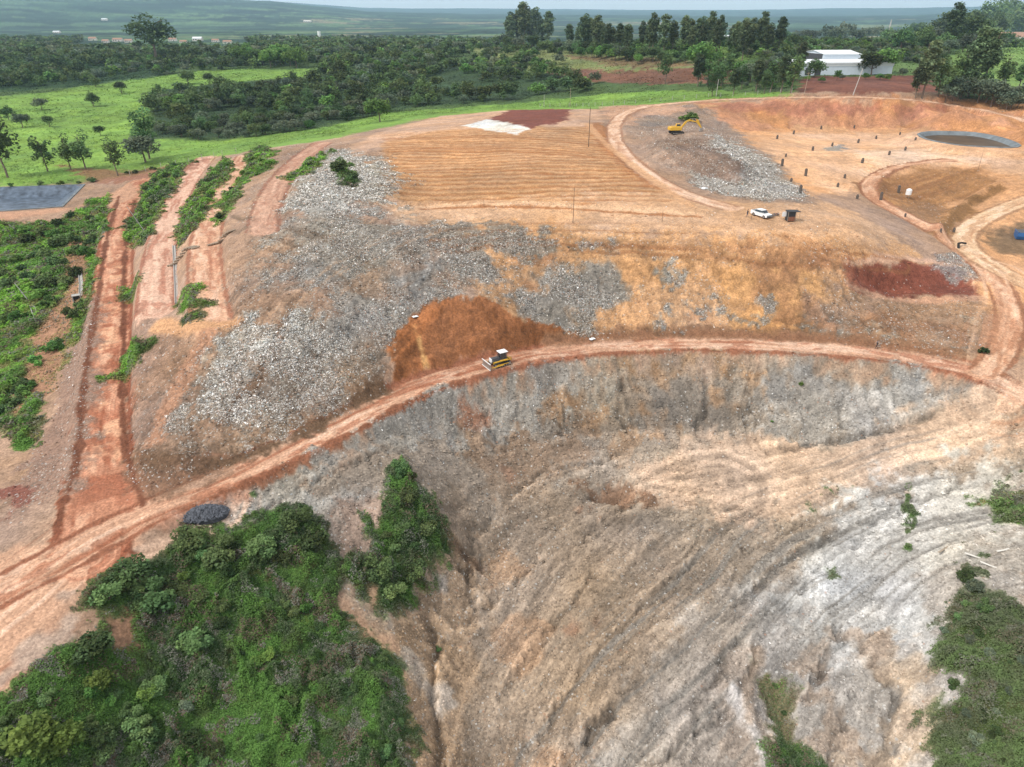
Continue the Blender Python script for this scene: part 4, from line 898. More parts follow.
for u, v, s, wh, lb in [
 (297, 528, 2.3, 1, 'dark rounded shrub at the top corner of the big thicket, nearest the haul road'),
 (312, 545, 2.0, 0, 'dark shrub just below the top corner of the big thicket'),
 (262, 555, 2.0, 1, 'broad shrub in the upper middle of the big thicket'),
 (222, 560, 2.3, 1, 'full green shrub at the upper edge of the thicket below the dark stone heap'),
 (190, 545, 1.9, 0, 'small dark shrub at the upper edge of the thicket left of the stone heap'),
 (130, 580, 2.4, 0, 'dark shrub at the left tip of the thicket beside the road platform'),
 (110, 600, 1.7, 1, 'small round shrub left of the bare patch in the thicket'),
 (158, 605, 2.3, 1, 'bright edged shrub right of the bare patch in the thicket'),
 (92, 655, 2.1, 0, 'dark lone shrub below the bare patch in the thicket'),
 (98, 684, 1.5, 4, 'yellow green leafy shrub below the dark lone shrub'),
 (30, 745, 2.6, 4, 'wide olive yellow shrub in the bottom left corner'),
 (60, 750, 2.2, 4, 'olive yellow shrub right of the one in the bottom left corner'),
 (195, 650, 2.0, 1, 'fine branched green shrub in the middle of the thicket'),
 (155, 690, 1.3, 1, 'low green shrub left of the thicket middle'),
 (190, 705, 1.1, 3, 'pale feathery shrub in the lower middle of the thicket'),
 (400, 470, 1.3, 1, 'dark shrub at the very top of the strip of bushes on the spur'),
 (408, 500, 1.5, 0, 'dark shrub in the upper part of the strip on the spur'),
 (425, 530, 1.7, 0, 'dark shrub in the widest part of the strip on the spur'),
 (402, 530, 1.3, 1, 'shrub on the left side of the strip on the spur'),
 (380, 575, 2.0, 1, 'green shrub in the lower left part of the strip on the spur'),
 (415, 575, 1.7, 0, 'dark shrub at the lower right end of the strip on the spur'),
 (395, 595, 1.7, 1, 'shrub at the bottom end of the strip on the spur'),
 (966, 578, 1.1, 0, 'dark bush at the top of the grassy knoll at the right'),
 (975, 590, 1.1, 3, 'pale bush just under the top of the grassy knoll'),
 (985, 610, 1.0, 1, 'green bush on the right flank of the grassy knoll'),
 (970, 640, .8, 3, 'small silver bush in the middle of the grassy knoll'),
 (975, 740, .9, 3, 'small silver bush low on the grassy knoll'),
 (776, 683, .45, 0, 'small dark bush at the head of the gully in the pit floor'),
 (785, 712, .4, 0, 'small dark bush halfway down the gully in the pit floor'),
 (793, 755, .5, 0, 'green bush at the bottom of the gully in the pit floor'),
 (438, 645, .45, 1, 'tiny bush on the pale cliff left of the pit'),
 (772, 422, .35, 2, 'small bright bush under the ochre pit wall'),
 (801, 384, .55, 2, 'small bush on the grey pit wall just below the road'),
 (1000, 505, .8, 2, 'bright low bush on the pale slope at the right edge'),
 (1016, 512, 1.0, 1, 'darker bush at the right edge on the pale slope'),
 ]:
    p = on(u, v); shrub(p.x, p.y, s, lb, which=wh)
p = on(347, 178); 
for u, v, s, lb in [(690, 122, 3.4, 'dark green bush right behind the yellow excavator'), (684, 121, 2.2, 'smaller half of the green bush behind the yellow excavator'), (340, 172, 2.4, 'dark bush on the pale rubbish crest, upper one of the pair'), (350, 180, 2.2, 'dark bush on the pale rubbish crest, lower one of the pair'), (983, 353, 1.0, 'tiny bush on the lower right slope beside the road bend')]:
    p = on(u, v); shrub(p.x, p.y, s, lb, kind='shrubfar', which=1 if u > 600 and u < 700 else 2)
scatter("150,560 300,540 340,600 400,660 400,760 250,760 160,680", 40, .45, 1.0, 'low green shrub in the middle and right of the big thicket', 'shrubs in the big thicket', seed=31, wh=[0, 1, 2, 1])
scatter("0,715 90,690 150,690 240,767 0,767", 26, .6, 1.4, 'shrub in the lower left corner of the big thicket', 'shrubs in the lower left thicket', seed=32, wh=[0, 1, 1, 2])
scatter("110,590 160,560 300,530 320,560 200,600 150,610", 22, .8, 1.4, 'leafy shrub along the upper edge of the big thicket', 'shrubs on the upper thicket edge', seed=33, wh=[0, 1, 1])
scatter("390,478 405,468 440,535 425,565 390,590 360,580 375,560", 9, .7, 1.2, 'dense shrub in the strip on the spur', 'shrubs on the spur', wh=[0, 1], seed=34)
scatter("945,600 970,590 1020,620 1020,767 940,767", 26, .35, .7, 'small olive tuft on the grassy knoll at the right', 'tufts on the grassy knoll', wh=[0, 3, 1], seed=35)
scatter("0,225 50,228 95,205 104,240 70,300 20,330 0,340", 46, 1.3, 2.4, 'rounded bush in the green valley below the lined pond', 'bushes below the lined pond', 'shrubfar', seed=36)
scatter("30,370 80,300 88,300 60,350 30,400 0,420 0,390", 22, 1.0, 1.8, 'bright bush on the bank left of the ramp road', 'bushes left of the ramp road', 'shrubfar', seed=37)
scatter("122,242 150,182 186,164 160,210 148,238", 22, 1.0, 1.8, 'bush on the first green terrace bank', 'bushes on the first terrace bank', 'shrubfar', seed=38)
scatter("178,236 190,206 222,164 230,168 198,224", 9, .8, 1.3, 'bush on the second green terrace bank', 'bushes on the second terrace bank', 'shrubfar', seed=39)
scatter("214,226 226,196 262,152 272,164 240,188", 10, .8, 1.4, 'bush on the third green terrace bank', 'bushes on the third terrace bank', 'shrubfar', seed=40)
scatter("0,190 120,176 200,163 200,160 130,173 0,186", 16, .8, 1.4, 'low dark bush along the edge of the bright field', 'bushes on the field edge', 'shrubfar', seed=41)

# ------------------------------------------------------------------ litter, stones
LIT = mat('litter', attr=True, rough=.6, spec=.3)
ROCK = mat('stone', attr=True, rough=.9)
prob = TP ** 1.5 * (V < .2) / np.maximum(dist, 60) ** .9 + .004 * (T > .04) * (beyond < .2) / np.maximum(dist, 60) ** .9
nL = 520000
i_, x, y = pick(prob, nL, 23)
r_ = np.random.default_rng(9)
u_ = r_.random(nL); wht = TW[i_]
pl = np.array([[.74, .73, .70], [.52, .47, .42], [.36, .33, .28], [.26, .21, .17], [.15, .12, .095], [.36, .40, .42], [.42, .22, .13], [.50, .45, .36], [.16, .24, .20]])
cut = np.array([.07, .20, .38, .62, .84, .88, .91, .97]); cutw = np.array([.34, .58, .70, .80, .89, .94, .955, .99])
k1 = np.searchsorted(cut, u_); k2 = np.searchsorted(cutw, u_); kk = np.where(r_.random(nL) < wht, k2, k1)
c = pl[kk] * (.8 + .4 * r_.random((nL, 1))); c = c * 1.0 + CL[i_] * .35
sz = (.055 + .45 * r_.random(nL) ** 5) * np.clip(dist[i_] / 130, .6, 1.5) * (.62 + .5 * wht)
v, f = leafquads(np.stack([x, y, H(x, y) + .03 + .14 * r_.random(nL)], 1), 1.1, sz * (1 + (r_.random(nL) < .12) * .8), .45, r_)
tag(npmesh('litter', v, f, LIT, np.repeat(c, 4, 0), smooth=False), 'scattered rubbish of plastic, rags and paper over the landfill slopes', 'litter', kind='stuff')
nS = 60000
i_, x, y = pick((beyond < .1) * (V < .3) * (K != 2) * (.6 * pitw + T) / np.maximum(dist, 50) ** 1.5, nS, 24)
d8 = np.array([[1, 0, 0], [-1, 0, 0], [0, 1, 0], [0, -1, 0], [0, 0, 1], [0, 0, -1]], np.float32); f8 = np.array([[0, 2, 4], [2, 1, 4], [1, 3, 4], [3, 0, 4], [2, 0, 5], [1, 2, 5], [3, 1, 5], [0, 3, 5]])
sz = (.04 + .26 * r_.random(nS) ** 4) * np.clip(dist[i_] / 90, .8, 1.2)
v = d8[None] * sz[:, None, None] * (.6 + .8 * r_.random((nS, 6, 1))); th = r_.random(nS) * 6.28
v = np.stack([v[..., 0] * np.cos(th)[:, None] - v[..., 1] * np.sin(th)[:, None], v[..., 0] * np.sin(th)[:, None] + v[..., 1] * np.cos(th)[:, None], v[..., 2] * .7], -1) + np.stack([x, y, H(x, y) + sz * .3], 1)[:, None]
f = (f8[None] + (np.arange(nS) * 6)[:, None, None]).reshape(-1, 3); c = CL[i_] * (.7 + .7 * r_.random((nS, 1)))
tag(npmesh('stones', v.reshape(-1, 3), f, ROCK, np.repeat(c, 6, 0), smooth=False), 'loose clods and stones over the bare slopes', 'stones', kind='stuff')
# ------------------------------------------------------------------ built objects
class MB:
    def __init__(s): s.v = []; s.f = []
    def add(s, v, f):
        o = len(s.v); s.v += [tuple(k) for k in v]; s.f += [tuple(i + o for i in q) for q in f]; return s
    def box(s, c, d, rz=0, ry=0, taper=(1, 1), bev=0.0, shift=(0, 0)):
        """box with optional tapered top (taper x,y), shifted top, and a small chamfer ring"""
        hx_, hy_, hz_ = d[0] / 2, d[1] / 2, d[2] / 2; V_ = []
        rings = [(-hz_, 1, 1, 0)] if not bev else [(-hz_, 1, 1, -bev), (-hz_ + bev, 1, 1, 0)]
        rings += [(hz_, *taper, 0)] if not bev else [(hz_ - bev, *taper, 0), (hz_, *taper, -bev)]
        for z, tx, ty, ins in rings:
            sh = (shift[0], shift[1]) if z > 0 else (0, 0)
            for sx, sy in ((-1, -1), (1, -1), (1, 1), (-1, 1)): V_.append(Vector((sx * (hx_ * tx + ins) + sh[0], sy * (hy_ * ty + ins) + sh[1], z)))
        n = len(rings); F_ = [(3, 2, 1, 0)]
        for i in range(n - 1):
            for k in range(4): F_.append((i * 4 + k, i * 4 + (k + 1) % 4, (i + 1) * 4 + (k + 1) % 4, (i + 1) * 4 + k))
        F_.append(tuple((n - 1) * 4 + k for k in range(4)))
        M = Matrix.Translation(c) @ Matrix.Rotation(rz, 4, 'Z') @ Matrix.Rotation(ry, 4, 'Y')
        return s.add([M @ p for p in V_], F_)
    def cyl(s, a, b, r0, r1=None, n=12, cap=True):
        r1 = r0 if r1 is None else r1; V_, F_ = tube([a, b], [r0, r1], n)
        if cap: F_ += [tuple(range(n))[::-1], tuple(range(n, 2 * n))]
        return s.add(V_, F_)
    def bar(s, P_, r, n=6): V_, F_ = tube(P_, [r] * len(P_), n); return s.add(V_, F_ + [tuple(range(n))[::-1], tuple(range(len(V_) - n, len(V_)))])
    def prism(s, prof, y0, y1, axis='y'):
        n = len(prof); V_ = [(p[0], y0, p[1]) for p in prof] + [(p[0], y1, p[1]) for p in prof]
        return s.add(V_, [tuple(range(n)), tuple(range(n, 2 * n))[::-1]] + [(i, i + n, (i + 1) % n + n, (i + 1) % n) for i in range(n)])
    def build(s, name, m, parent=None, smooth=False):
        me = bpy.data.meshes.new(name); me.from_pydata(s.v, [], s.f); me.materials.append(m); me.update()
        import bmesh
        bm = bmesh.new(); bm.from_mesh(me); bmesh.ops.recalc_face_normals(bm, faces=bm.faces); bm.to_mesh(me); bm.free()
        if smooth: me.polygons.foreach_set('use_smooth', [True] * len(me.polygons))
        o = bpy.data.objects.new(name, me); COL.objects.link(o); o.parent = parent; return o
def empty(name, p, rz=0, label=None, cat=None, group=None, tilt=(0, 0), s=1):
    e = bpy.data.objects.new(name, None); COL.objects.link(e); e.location = p; e.rotation_euler = (tilt[0], tilt[1], rz); e.scale = (s, s, s); return tag(e, label, cat, group)
def head(u0, v0, u1, v1):
    a, b = on(u0, v0), on(u1, v1); return math.atan2(b.y - a.y, b.x - a.x)
def copytree(o, parent=None):
    c = o.copy(); COL.objects.link(c); c.parent = parent
    for ch in o.children: copytree(ch, c)
    return c
WHITE = mat('white_paint', (.78, .78, .77), .35, spec=.5, noise=.06); YEL_ = mat('yellow_paint', (.62, .36, .04), .45, noise=.12, nscale=3); BLK = mat('black_rubber', (.025, .024, .023), .8, noise=.3)
STEEL = mat('worn_steel', (.32, .28, .25), .45, .6, noise=.25); GLASS = mat('dark_glass', (.02, .028, .035), .08, spec=.8); DGREY = mat('dark_grey', (.07, .07, .075), .6)
CONC = mat('concrete', (.42, .40, .37), .9, noise=.2, bump=.3); CONCD = mat('dark_concrete', (.12, .10, .085), .9, noise=.35, nscale=3); WOOD = mat('weathered_wood', (.34, .27, .20), .9, noise=.25, nscale=8)
DWOOD = mat('dark_wood', (.10, .075, .055), .9, noise=.25); RUST = mat('rusty_iron', (.20, .085, .05), .85, noise=.3, nscale=4); BLUE = mat('blue_plastic', (.035, .12, .30), .4, noise=.1)
TARP = mat('black_tarpaulin', (.03, .03, .034), .6, noise=.2); WALLW = mat('white_sheet_metal', (.62, .68, .74), .5, noise=.06, nscale=.6); ROOFW = mat('white_roof', (.66, .68, .68), .5, noise=.06, nscale=.4)
TILE = mat('clay_tile', (.34, .20, .14), .85, noise=.2, nscale=1.5); PLAS = mat('plaster', (.66, .62, .55), .85, noise=.1); LINER = mat('pond_liner', (.085, .11, .145), .45, noise=.65, nscale=.5, spec=.25); LINERG = mat('grey_liner', (.17, .19, .20), .7, noise=.35, nscale=.3, spec=.2)
BROWNW = mat('brown_water', (.085, .055, .030), .5, noise=.5, nscale=.12, spec=.15); ROCKD = mat('dark_stone', (.055, .055, .062), .85, noise=.5, nscale=2)
SKIN = mat('skin', (.30, .17, .11), .6); CLD = mat('dark_clothes', (.035, .035, .045), .85); CLB = mat('denim', (.05, .07, .12), .85)

# bulldozer on the haul road --------------------------------------
a_ = on(512, 361); b_ = on(486, 368); rz = math.atan2(b_.y - a_.y, b_.x - a_.x); c_ = (a_ + b_) / 2; c_.z = float(H(c_.x, c_.y)[0]) + .02
d = empty('bulldozer', c_, rz, 'small yellow bulldozer with white cab roof and raised blade on the haul road', 'bulldozer')
for sy in (-1, 1):
    m = MB(); m.prism([(-2.1, .45), (-1.75, .12), (1.35, .12), (1.75, .5), (1.4, .86), (-1.8, .86)], sy * .78, sy * 1.24); t_ = m.build('track', BLK, d)
    m = MB()
    for i in range(17): m.box((-1.85 + i * .2, sy * 1.01, .105), (.09, .50, .05))
    for i in range(17): m.box((-1.8 + i * .19, sy * 1.01, .875), (.08, .50, .05))
    m.build('track_pad', BLK, t_)
    m = MB()
    for i in range(6): m.cyl((-1.45 + i * .5, sy * 1.20, .32), (-1.45 + i * .5, sy * 1.29, .32), .17, n=12)
    m.cyl((-1.65, sy * 1.2, .5), (-1.65, sy * 1.3, .5), .3, n=14); m.cyl((1.35, sy * 1.2, .48), (1.35, sy * 1.3, .48), .28, n=14); m.build('wheel', STEEL, t_)
    MB().box((-.1, sy * 1.265, .60), (2.7, .06, .16), bev=.02).build('track_frame', YEL_, d)
MB().box((-.1, 0, .82), (3.3, 1.5, .5), bev=.05).build('body', YEL_, d)
h_ = MB().box((.95, 0, 1.38), (1.75, 1.0, .75), taper=(1, .82), bev=.05).build('hood', DGREY, d)
MB().box((1.86, 0, 1.34), (.10, .96, .86), bev=.03).build('radiator_grille', WHITE, d)
MB().cyl((.7, .22, 1.7), (.7, .22, 2.35), .055, n=8).build('exhaust_pipe', STEEL, d)
for sy in (-1, 1): MB().box((-.5, sy * .95, 1.25), (1.6, .42, .1), bev=.03).build('fender', YEL_, d)
m = MB()
for x_, y_ in ((-.02, .62), (-.02, -.62), (-1.35, .62), (-1.35, -.62)): m.bar([(x_, y_, 1.1), (x_ * .95 - .05, y_ * .94, 2.62)], .055)
m.box((-.68, 0, 1.25), (1.4, 1.3, .3), bev=.03); cb = m.build('cab', DGREY, d)
MB().box((-.68, 0, 1.98), (1.22, 1.1, 1.15), taper=(.92, .92)).build('window', GLASS, cb)
MB().box((-.70, 0, 2.68), (1.75, 1.5, .13), bev=.04).build('roof', WHITE, d)
MB().box((-.75, 0, 1.6), (.45, .5, .5), bev=.06).build('seat', BLK, cb)
bl = MB(); prof = [(2.75, .12), (2.62, .35), (2.56, .7), (2.62, 1.02), (2.78, 1.25), (2.84, 1.25), (2.70, 1.0), (2.64, .7), (2.70, .36), (2.86, .12)]
bl.prism(prof, -1.65, 1.65); bl = bl.build('blade', STEEL, d); MB().box((2.82, 0, .1), (.1, 3.3, .14)).build('cutting_edge', WHITE, bl)
MB().box((2.79, 0, 1.29), (.13, 3.32, .10)).build('blade_rim', WHITE, bl)
for sy in (-1, 1):
    MB().bar([(-.2, sy * 1.40, .5), (1.7, sy * 1.42, .42), (2.58, sy * 1.3, .42)], .09).build('push_arm', YEL_, d)
    MB().bar([(1.5, sy * .5, 1.35), (2.6, sy * .62, .95)], .06).build('hydraulic_ram', STEEL, d)
m = MB(); m.box((-2.05, 0, .9), (.35, 1.1, .5), bev=.05); m.bar([(-2.1, 0, 1.0), (-2.65, 0, 1.0), (-2.75, 0, .3)], .09); m.build('ripper', YEL_, d)

# excavator on the waste heap --------------------------------------
a_ = on(676, 134); b_ = on(700, 131); rz = math.atan2(b_.y - a_.y, b_.x - a_.x)
e = empty('excavator', (a_.x, a_.y, a_.z), rz, 'yellow excavator with long bent boom working on the waste heap', 'excavator', s=1.05)
for sy in (-1, 1):
    m = MB(); m.prism([(-2.2, .5), (-1.85, .05), (1.85, .05), (2.2, .5), (1.85, .92), (-1.85, .92)], sy * .95, sy * 1.55); t_ = m.build('track', BLK, e)
    m = MB()
    for i in range(7): m.cyl((-1.5 + i * .5, sy * 1.5, .3), (-1.5 + i * .5, sy * 1.6, .3), .16, n=10)
    m.build('wheel', STEEL, t_)
MB().cyl((0, 0, .75), (0, 0, 1.15), .75, n=20).build('turntable', DGREY, e)
MB().box((-.55, 0, 1.75), (3.9, 2.7, 1.15), taper=(.97, .97), bev=.1).build('body', YEL_, e)
MB().box((-2.3, 0, 1.7), (.75, 2.6, 1.0), taper=(.9, .98), bev=.15).build('counterweight', YEL_, e)
MB().box((-1.2, -.5, 2.42), (1.6, 1.3, .25), bev=.06).build('engine_cover', YEL_, e)
MB().cyl((-1.5, .6, 2.3), (-1.5, .6, 2.9), .08, n=8).build('exhaust_pipe', STEEL, e)
cb = MB().box((.75, .85, 2.35), (1.55, .98, 1.5), taper=(.88, .95), bev=.06).build('cab', YEL_, e)
m = MB(); m.box((.74, .85, 2.58), (1.36, 1.02, .82), taper=(.93, .94)); m.box((.8, .85, 2.58), (1.55, .8, .82), taper=(.9, .95)); m.build('window', GLASS, cb)
bm_ = MB(); bm_.prism([(.9, 1.7), (2.6, 3.9), (4.2, 4.55), (6.9, 3.75), (6.95, 3.5), (4.2, 4.0), (3.0, 3.4), (1.5, 1.55)], -.62, -.22); bm_.build('boom', YEL_, e)
bm_ = MB(); bm_.prism([(6.4, 4.6), (7.15, 4.4), (8.6, 1.9), (8.35, 1.75), (6.75, 3.3)], -.58, -.26); bm_.build('arm', YEL_, e)
m = MB(); m.prism([(8.7, 2.0), (9.1, 1.5), (9.0, .8), (8.4, .45), (7.9, .75), (8.2, 1.6)], -.95, .12); bk = m.build('bucket', STEEL, e)
m = MB()
for i in range(5): m.box((7.95, -.85 + i * .22, .66), (.28, .07, .1))
m.build('tooth', STEEL, bk)
for sy in (-.72, -.12): MB().bar([(1.6, sy, 1.7), (3.6, sy, 4.0)], .085).build('hydraulic_ram', STEEL, e)
MB().bar([(4.3, -.42, 4.75), (6.5, -.42, 4.7)], .09).build('arm_ram', STEEL, e)

# pickup --------------------------------------------------------
a_ = on(753, 213.5); b_ = on(769, 219.5); rz = math.atan2(b_.y - a_.y, b_.x - a_.x); c_ = (a_ + b_) / 2; c_.z = float(H(c_.x, c_.y)[0]) + .03
p = empty('pickup_truck', c_, rz, 'white double cab pickup truck parked on the bare platform', 'pickup truck')
MB().prism([(-2.6, .45), (-2.65, 1.0), (-2.6, 1.08), (1.05, 1.08), (2.35, 1.0), (2.62, .86), (2.66, .45), (2.35, .38), (-2.4, .38)], -.9, .9).build('body', WHITE, p)
cb = MB().box((-.05, 0, 1.42), (2.75, 1.66, .72), taper=(.62, .84), bev=.05, shift=(-.12, 0)).build('cabin', WHITE, p)
m = MB(); m.box((-.05, 0, 1.42), (2.60, 1.69, .50), taper=(.70, .88), shift=(-.1, 0)); m.build('side_window', GLASS, cb)
m = MB(); m.box((-.04, 0, 1.40), (2.80, 1.42, .46), taper=(.72, .9), shift=(-.1, 0)); m.build('windscreen', GLASS, cb)
m = MB(); m.box((-1.9, 0, 1.095), (1.25, 1.5, .03)); m.build('bed', DGREY, p)
m = MB()
for s_ in (((-1.9, .84, 1.15), (1.45, .09, .16)), ((-1.9, -.84, 1.15), (1.45, .09, .16)), ((-2.6, 0, 1.15), (.09, 1.7, .16))): m.box(*s_, bev=.02)
m.build('bed_rail', WHITE, p)
for x_ in (-1.6, 1.7):
    for sy in (-1, 1):
        w_ = MB().cyl((x_, sy * .70, .40), (x_, sy * .93, .40), .40, n=20).build('wheel', BLK, p); MB().cyl((x_, sy * .925, .40), (x_, sy * .95, .40), .23, n=14).build('rim', STEEL, w_)
for sy in (-1, 1):
    MB().box((2.60, sy * .68, .80), (.14, .36, .2), bev=.03).build('headlight', GLASS, p); MB().box((-2.64, sy * .78, .85), (.06, .14, .34)).build('tail_light', RUST, p)
    MB().box((.85, sy * 1.0, 1.22), (.12, .22, .16), bev=.02).build('mirror', WHITE, p)
MB().box((2.67, 0, .52), (.12, 1.75, .2), bev=.04).build('bumper', DGREY, p); MB().box((2.655, 0, .80), (.05, .9, .22)).build('grille', DGREY, p)

# tarpaulin shelter
q = on(789.5, 221); s0 = empty('shelter', q, .1, 'small black tarpaulin shelter standing right of the white pickup', 'shelter')
MB().box((0, 0, 1.15), (1.7, 1.5, 2.1)).build('side_cloth', TARP, s0); MB().box((.5, .1, 2.28), (3.0, 2.0, .1), ry=.03, bev=.02).build('roof', TARP, s0)
for x_, y_ in ((1.85, .95), (1.85, -.75), (-.9, .95), (-.9, -.75)): MB().cyl((x_, y_, -.1), (x_, y_, 2.25), .045, n=6).build('post', WOOD, s0)
MB().box((-1.35, .4, 1.5), (1.0, .07, 1.1), bev=.01).build('white_sheet', WHITE, s0)
MB().box((0, -.77, .62), (1.55, .05, 1.0)).build('lower_panel', RUST, s0)
for k, (u, v, lb) in enumerate([(775, 216, 'red and grey junk pile left of the black shelter'), (770, 217.5, 'small heap of grey scrap between pickup and shelter')]):
    q = on(u, v); j = empty('scrap_heap', q, 0, lb, 'scrap heap')
    rr = random.Random(k)
    for nm, mt in (('panel', DGREY), ('pipe', STEEL), ('board', RUST)):
        m = MB()
        for i in range(4): m.box((rr.uniform(-.9, .9), rr.uniform(-.5, .5), .2 + i * .09), (rr.uniform(.4, 1.1), rr.uniform(.1, .5), .08), rz=rr.uniform(0, 3), ry=rr.uniform(-.4, .4))
        m.build(nm, mt, j)

# people ------------------------------------------------------------
def person(u, v, label, shirt, legs_, rz, arm=0.0, stride=.15):
    q = on(u, v); J = [(0, 0, .95), (0, 0, 1.12), (0, 0, 1.32), (0, 0, 1.46), (0, 0, 1.54), (0, .01, 1.68), (0, .19, 1.40), (stride, .26, 1.13), (stride * 1.6 + arm * .2, .27, .88 + arm * .3), (0, -.19, 1.40), (-stride * .6, -.26, 1.13), (-stride * .4, -.27, .88),
        (0, .10, .90), (stride * .8, .11, .50), (stride * .9, .12, .09), (stride * .9 + .17, .13, .045), (0, -.10, .90), (-stride * .4, -.11, .50), (-stride * 1.4, -.12, .09), (-stride * 1.4 + .17, -.13, .045), (stride * 1.9 + arm * .22, .27, .80 + arm * .3), (-stride * .3, -.27, .79)]
    Rr = [.15, .135, .16, .10, .06, .105, .062, .045, .034, .062, .045, .034, .095, .062, .045, .04, .095, .062, .045, .04, .04, .04]
    E = [(0, 1), (1, 2), (2, 3), (3, 4), (4, 5), (3, 6), (6, 7), (7, 8), (3, 9), (9, 10), (10, 11), (0, 12), (12, 13), (13, 14), (14, 15), (0, 16), (16, 17), (17, 18), (18, 19), (8, 20), (11, 21)]
    me = bpy.data.meshes.new('person'); me.from_pydata(J, E, []); o = bpy.data.objects.new('person', me); COL.objects.link(o)
    md = o.modifiers.new('skin', 'SKIN'); o.modifiers.new('sub', 'SUBSURF').levels = 1
    for sv, r_0 in zip(me.skin_vertices[0].data, Rr): sv.radius = (r_0, r_0)
    me.skin_vertices[0].data[0].use_root = True
    dg = bpy.context.evaluated_depsgraph_get(); nm = bpy.data.meshes.new_from_object(o.evaluated_get(dg)); o.modifiers.clear(); o.data = nm
    nm.materials.clear()
    for m_ in (SKIN, shirt, legs_, BLK): nm.materials.append(m_)
    for f_ in nm.polygons:
        z = f_.center.z; ax = abs(f_.center.y)
        f_.material_index = 3 if z < .10 else 0 if z > 1.5 or (ax > .2 and z < 1.18) else 2 if z < .98 else 1; f_.use_smooth = True
    o.location = q + Vector((0, 0, .01)); o.rotation_euler = (0, 0, rz); tag(o, label, 'person')
    m = MB(); m.cyl((0, .01, 1.70), (0, .01, 1.80), .125, .08, n=12); m.box((.12, .01, 1.715), (.16, .18, .02)); m.build('cap', shirt, o)
    return o
person(747, 217, 'person in dark clothes standing left of the white pickup', CLD, CLB, -.6)
person(876, 349, 'person in dark clothes walking along the haul road below the slope', CLD, CLD, math.pi * .95, .4, .22)

# gas drains -------------------------------------------------------
vd = empty('gas_vent', (0, 0, 0)); 
MB().cyl((0, 0, -.5), (0, 0, .78), .44, n=16).build('pipe', CONCD, vd)
m = MB(); m.cyl((0, 0, .78), (0, 0, .90), .50, .50, n=16); m.build('collar', CONCD, vd); MB().cyl((0, 0, .90), (0, 0, 1.30), .40, .36, n=16).build('upper_pipe', CONCD, vd); MB().cyl((.02, 0, 1.28), (.02, 0, 1.42), .28, .2, n=10).build('stones', ROCKD, vd)
VENTS = [(777, 139, 1.25, 'northernmost'), (793.5, 134, 1.25, ''), (821, 129, 1.2, ''), (854, 128, 1.1, ''), (812.6, 150.5, 1.25, ''), (832, 146, 1.15, ''), (858, 143, 1.3, ''), (876, 139, 1.15, ''), (889, 155, 1.2, ''), (862, 163, 1.4, ''),
 (844.5, 178, 1.05, ''), (837.5, 187, 1.05, ''), (785.6, 157, .9, ''), (791, 182, 1.0, ''), (857, 199, 1.1, ''), (905, 150.5, 1.15, ''), (914, 145, 1.0, ''), (899.6, 136, 1.0, ''), (905, 217, .8, ''), (940.6, 232, .8, ''), (953.5, 232, 1.0, '')]
first = True
VL = ['dark concrete gas vent nearest the foot of the waste heap in the top row', 'dark gas vent behind the first one, close under the red bank', 'dark gas vent at the back of the cell under the middle of the red bank', 'dark gas vent farthest back under the red bank',
 'dark gas vent alone left of the shallow grey puddle mark', 'short dark gas vent just before the shallow grey puddle mark', 'gas vent right of the shallow grey puddle mark', 'small gas vent in the back row before the round pond', 'gas vent on the pale floor left of the pond', 'stout dark gas vent in the middle of the pale floor',
 'short gas vent on the slope above the light path', 'short gas vent at the start of the light path', 'low dark stump of a gas vent at the upper edge of the grey rubbish', 'low gas vent in the middle of the grey rubbish edge', 'gas vent left of the three on the basin rim', 'gas vent closest to the near side of the pond', 'low gas vent touching the near side of the pond', 'gas vent at the left tip of the pond with a thin rod',
 'small dark stump on the left side of the basin floor', 'tiny dark stump at the bottom of the basin', 'small dark post at the foot of the brown strip in the basin']
for (u, v, s, _), lb in zip(VENTS, VL):
    q = on(u, v); c = vd if first else copytree(vd); first = False
    c.location = q; s *= .78; c.scale = (s, s, s * 1.12); c.rotation_euler = (random.uniform(-.06, .06), random.uniform(-.06, .06), random.random()); tag(c, lb, 'gas vent', 'concrete gas vents in the new cell')
for u, v, lb in [(805.5, 176, 'tall double ring gas vent between rubbish and pale floor'), (782, 166, 'tall dark gas vent on the upper edge of the grey rubbish'), (800, 194, 'tall gas vent at the lower right edge of the grey rubbish'), (880.6, 200, 'tall gas vent in the middle of the basin rim'), (898.3, 192.5, 'tall gas vent just left of the white tank')]:
    q = on(u, v); c = empty('gas_vent', q, 0, lb, 'gas vent', 'tall concrete gas vents', tilt=(.03, -.05))
    for i in range(3): MB().cyl((0, 0, -.4 + i * .85), (0, 0, .42 + i * .85), .42, n=16).build('pipe_ring', CONCD, c)
    MB().cyl((0, 0, 2.1), (0, 0, 2.3), .3, .2, n=10).build('stones', ROCKD, c)
# white tank on a stand
q = on(907.5, 197.5); t_ = empty('water_tank', q, 0, 'white water tank on a low stand beside the tall vent in the basin', 'water tank')
MB().cyl((0, 0, 1.0), (0, 0, 2.5), .85, .85, n=20).build('barrel', WHITE, t_); MB().cyl((0, 0, 2.5), (0, 0, 2.85), .85, .35, n=20).build('lid', WHITE, t_)
for k in range(4): MB().cyl((.6 * math.cos(k * 1.57), .6 * math.sin(k * 1.57), -.3), (.6 * math.cos(k * 1.57), .6 * math.sin(k * 1.57), 1.0), .06, n=6).build('leg', WOOD, t_)
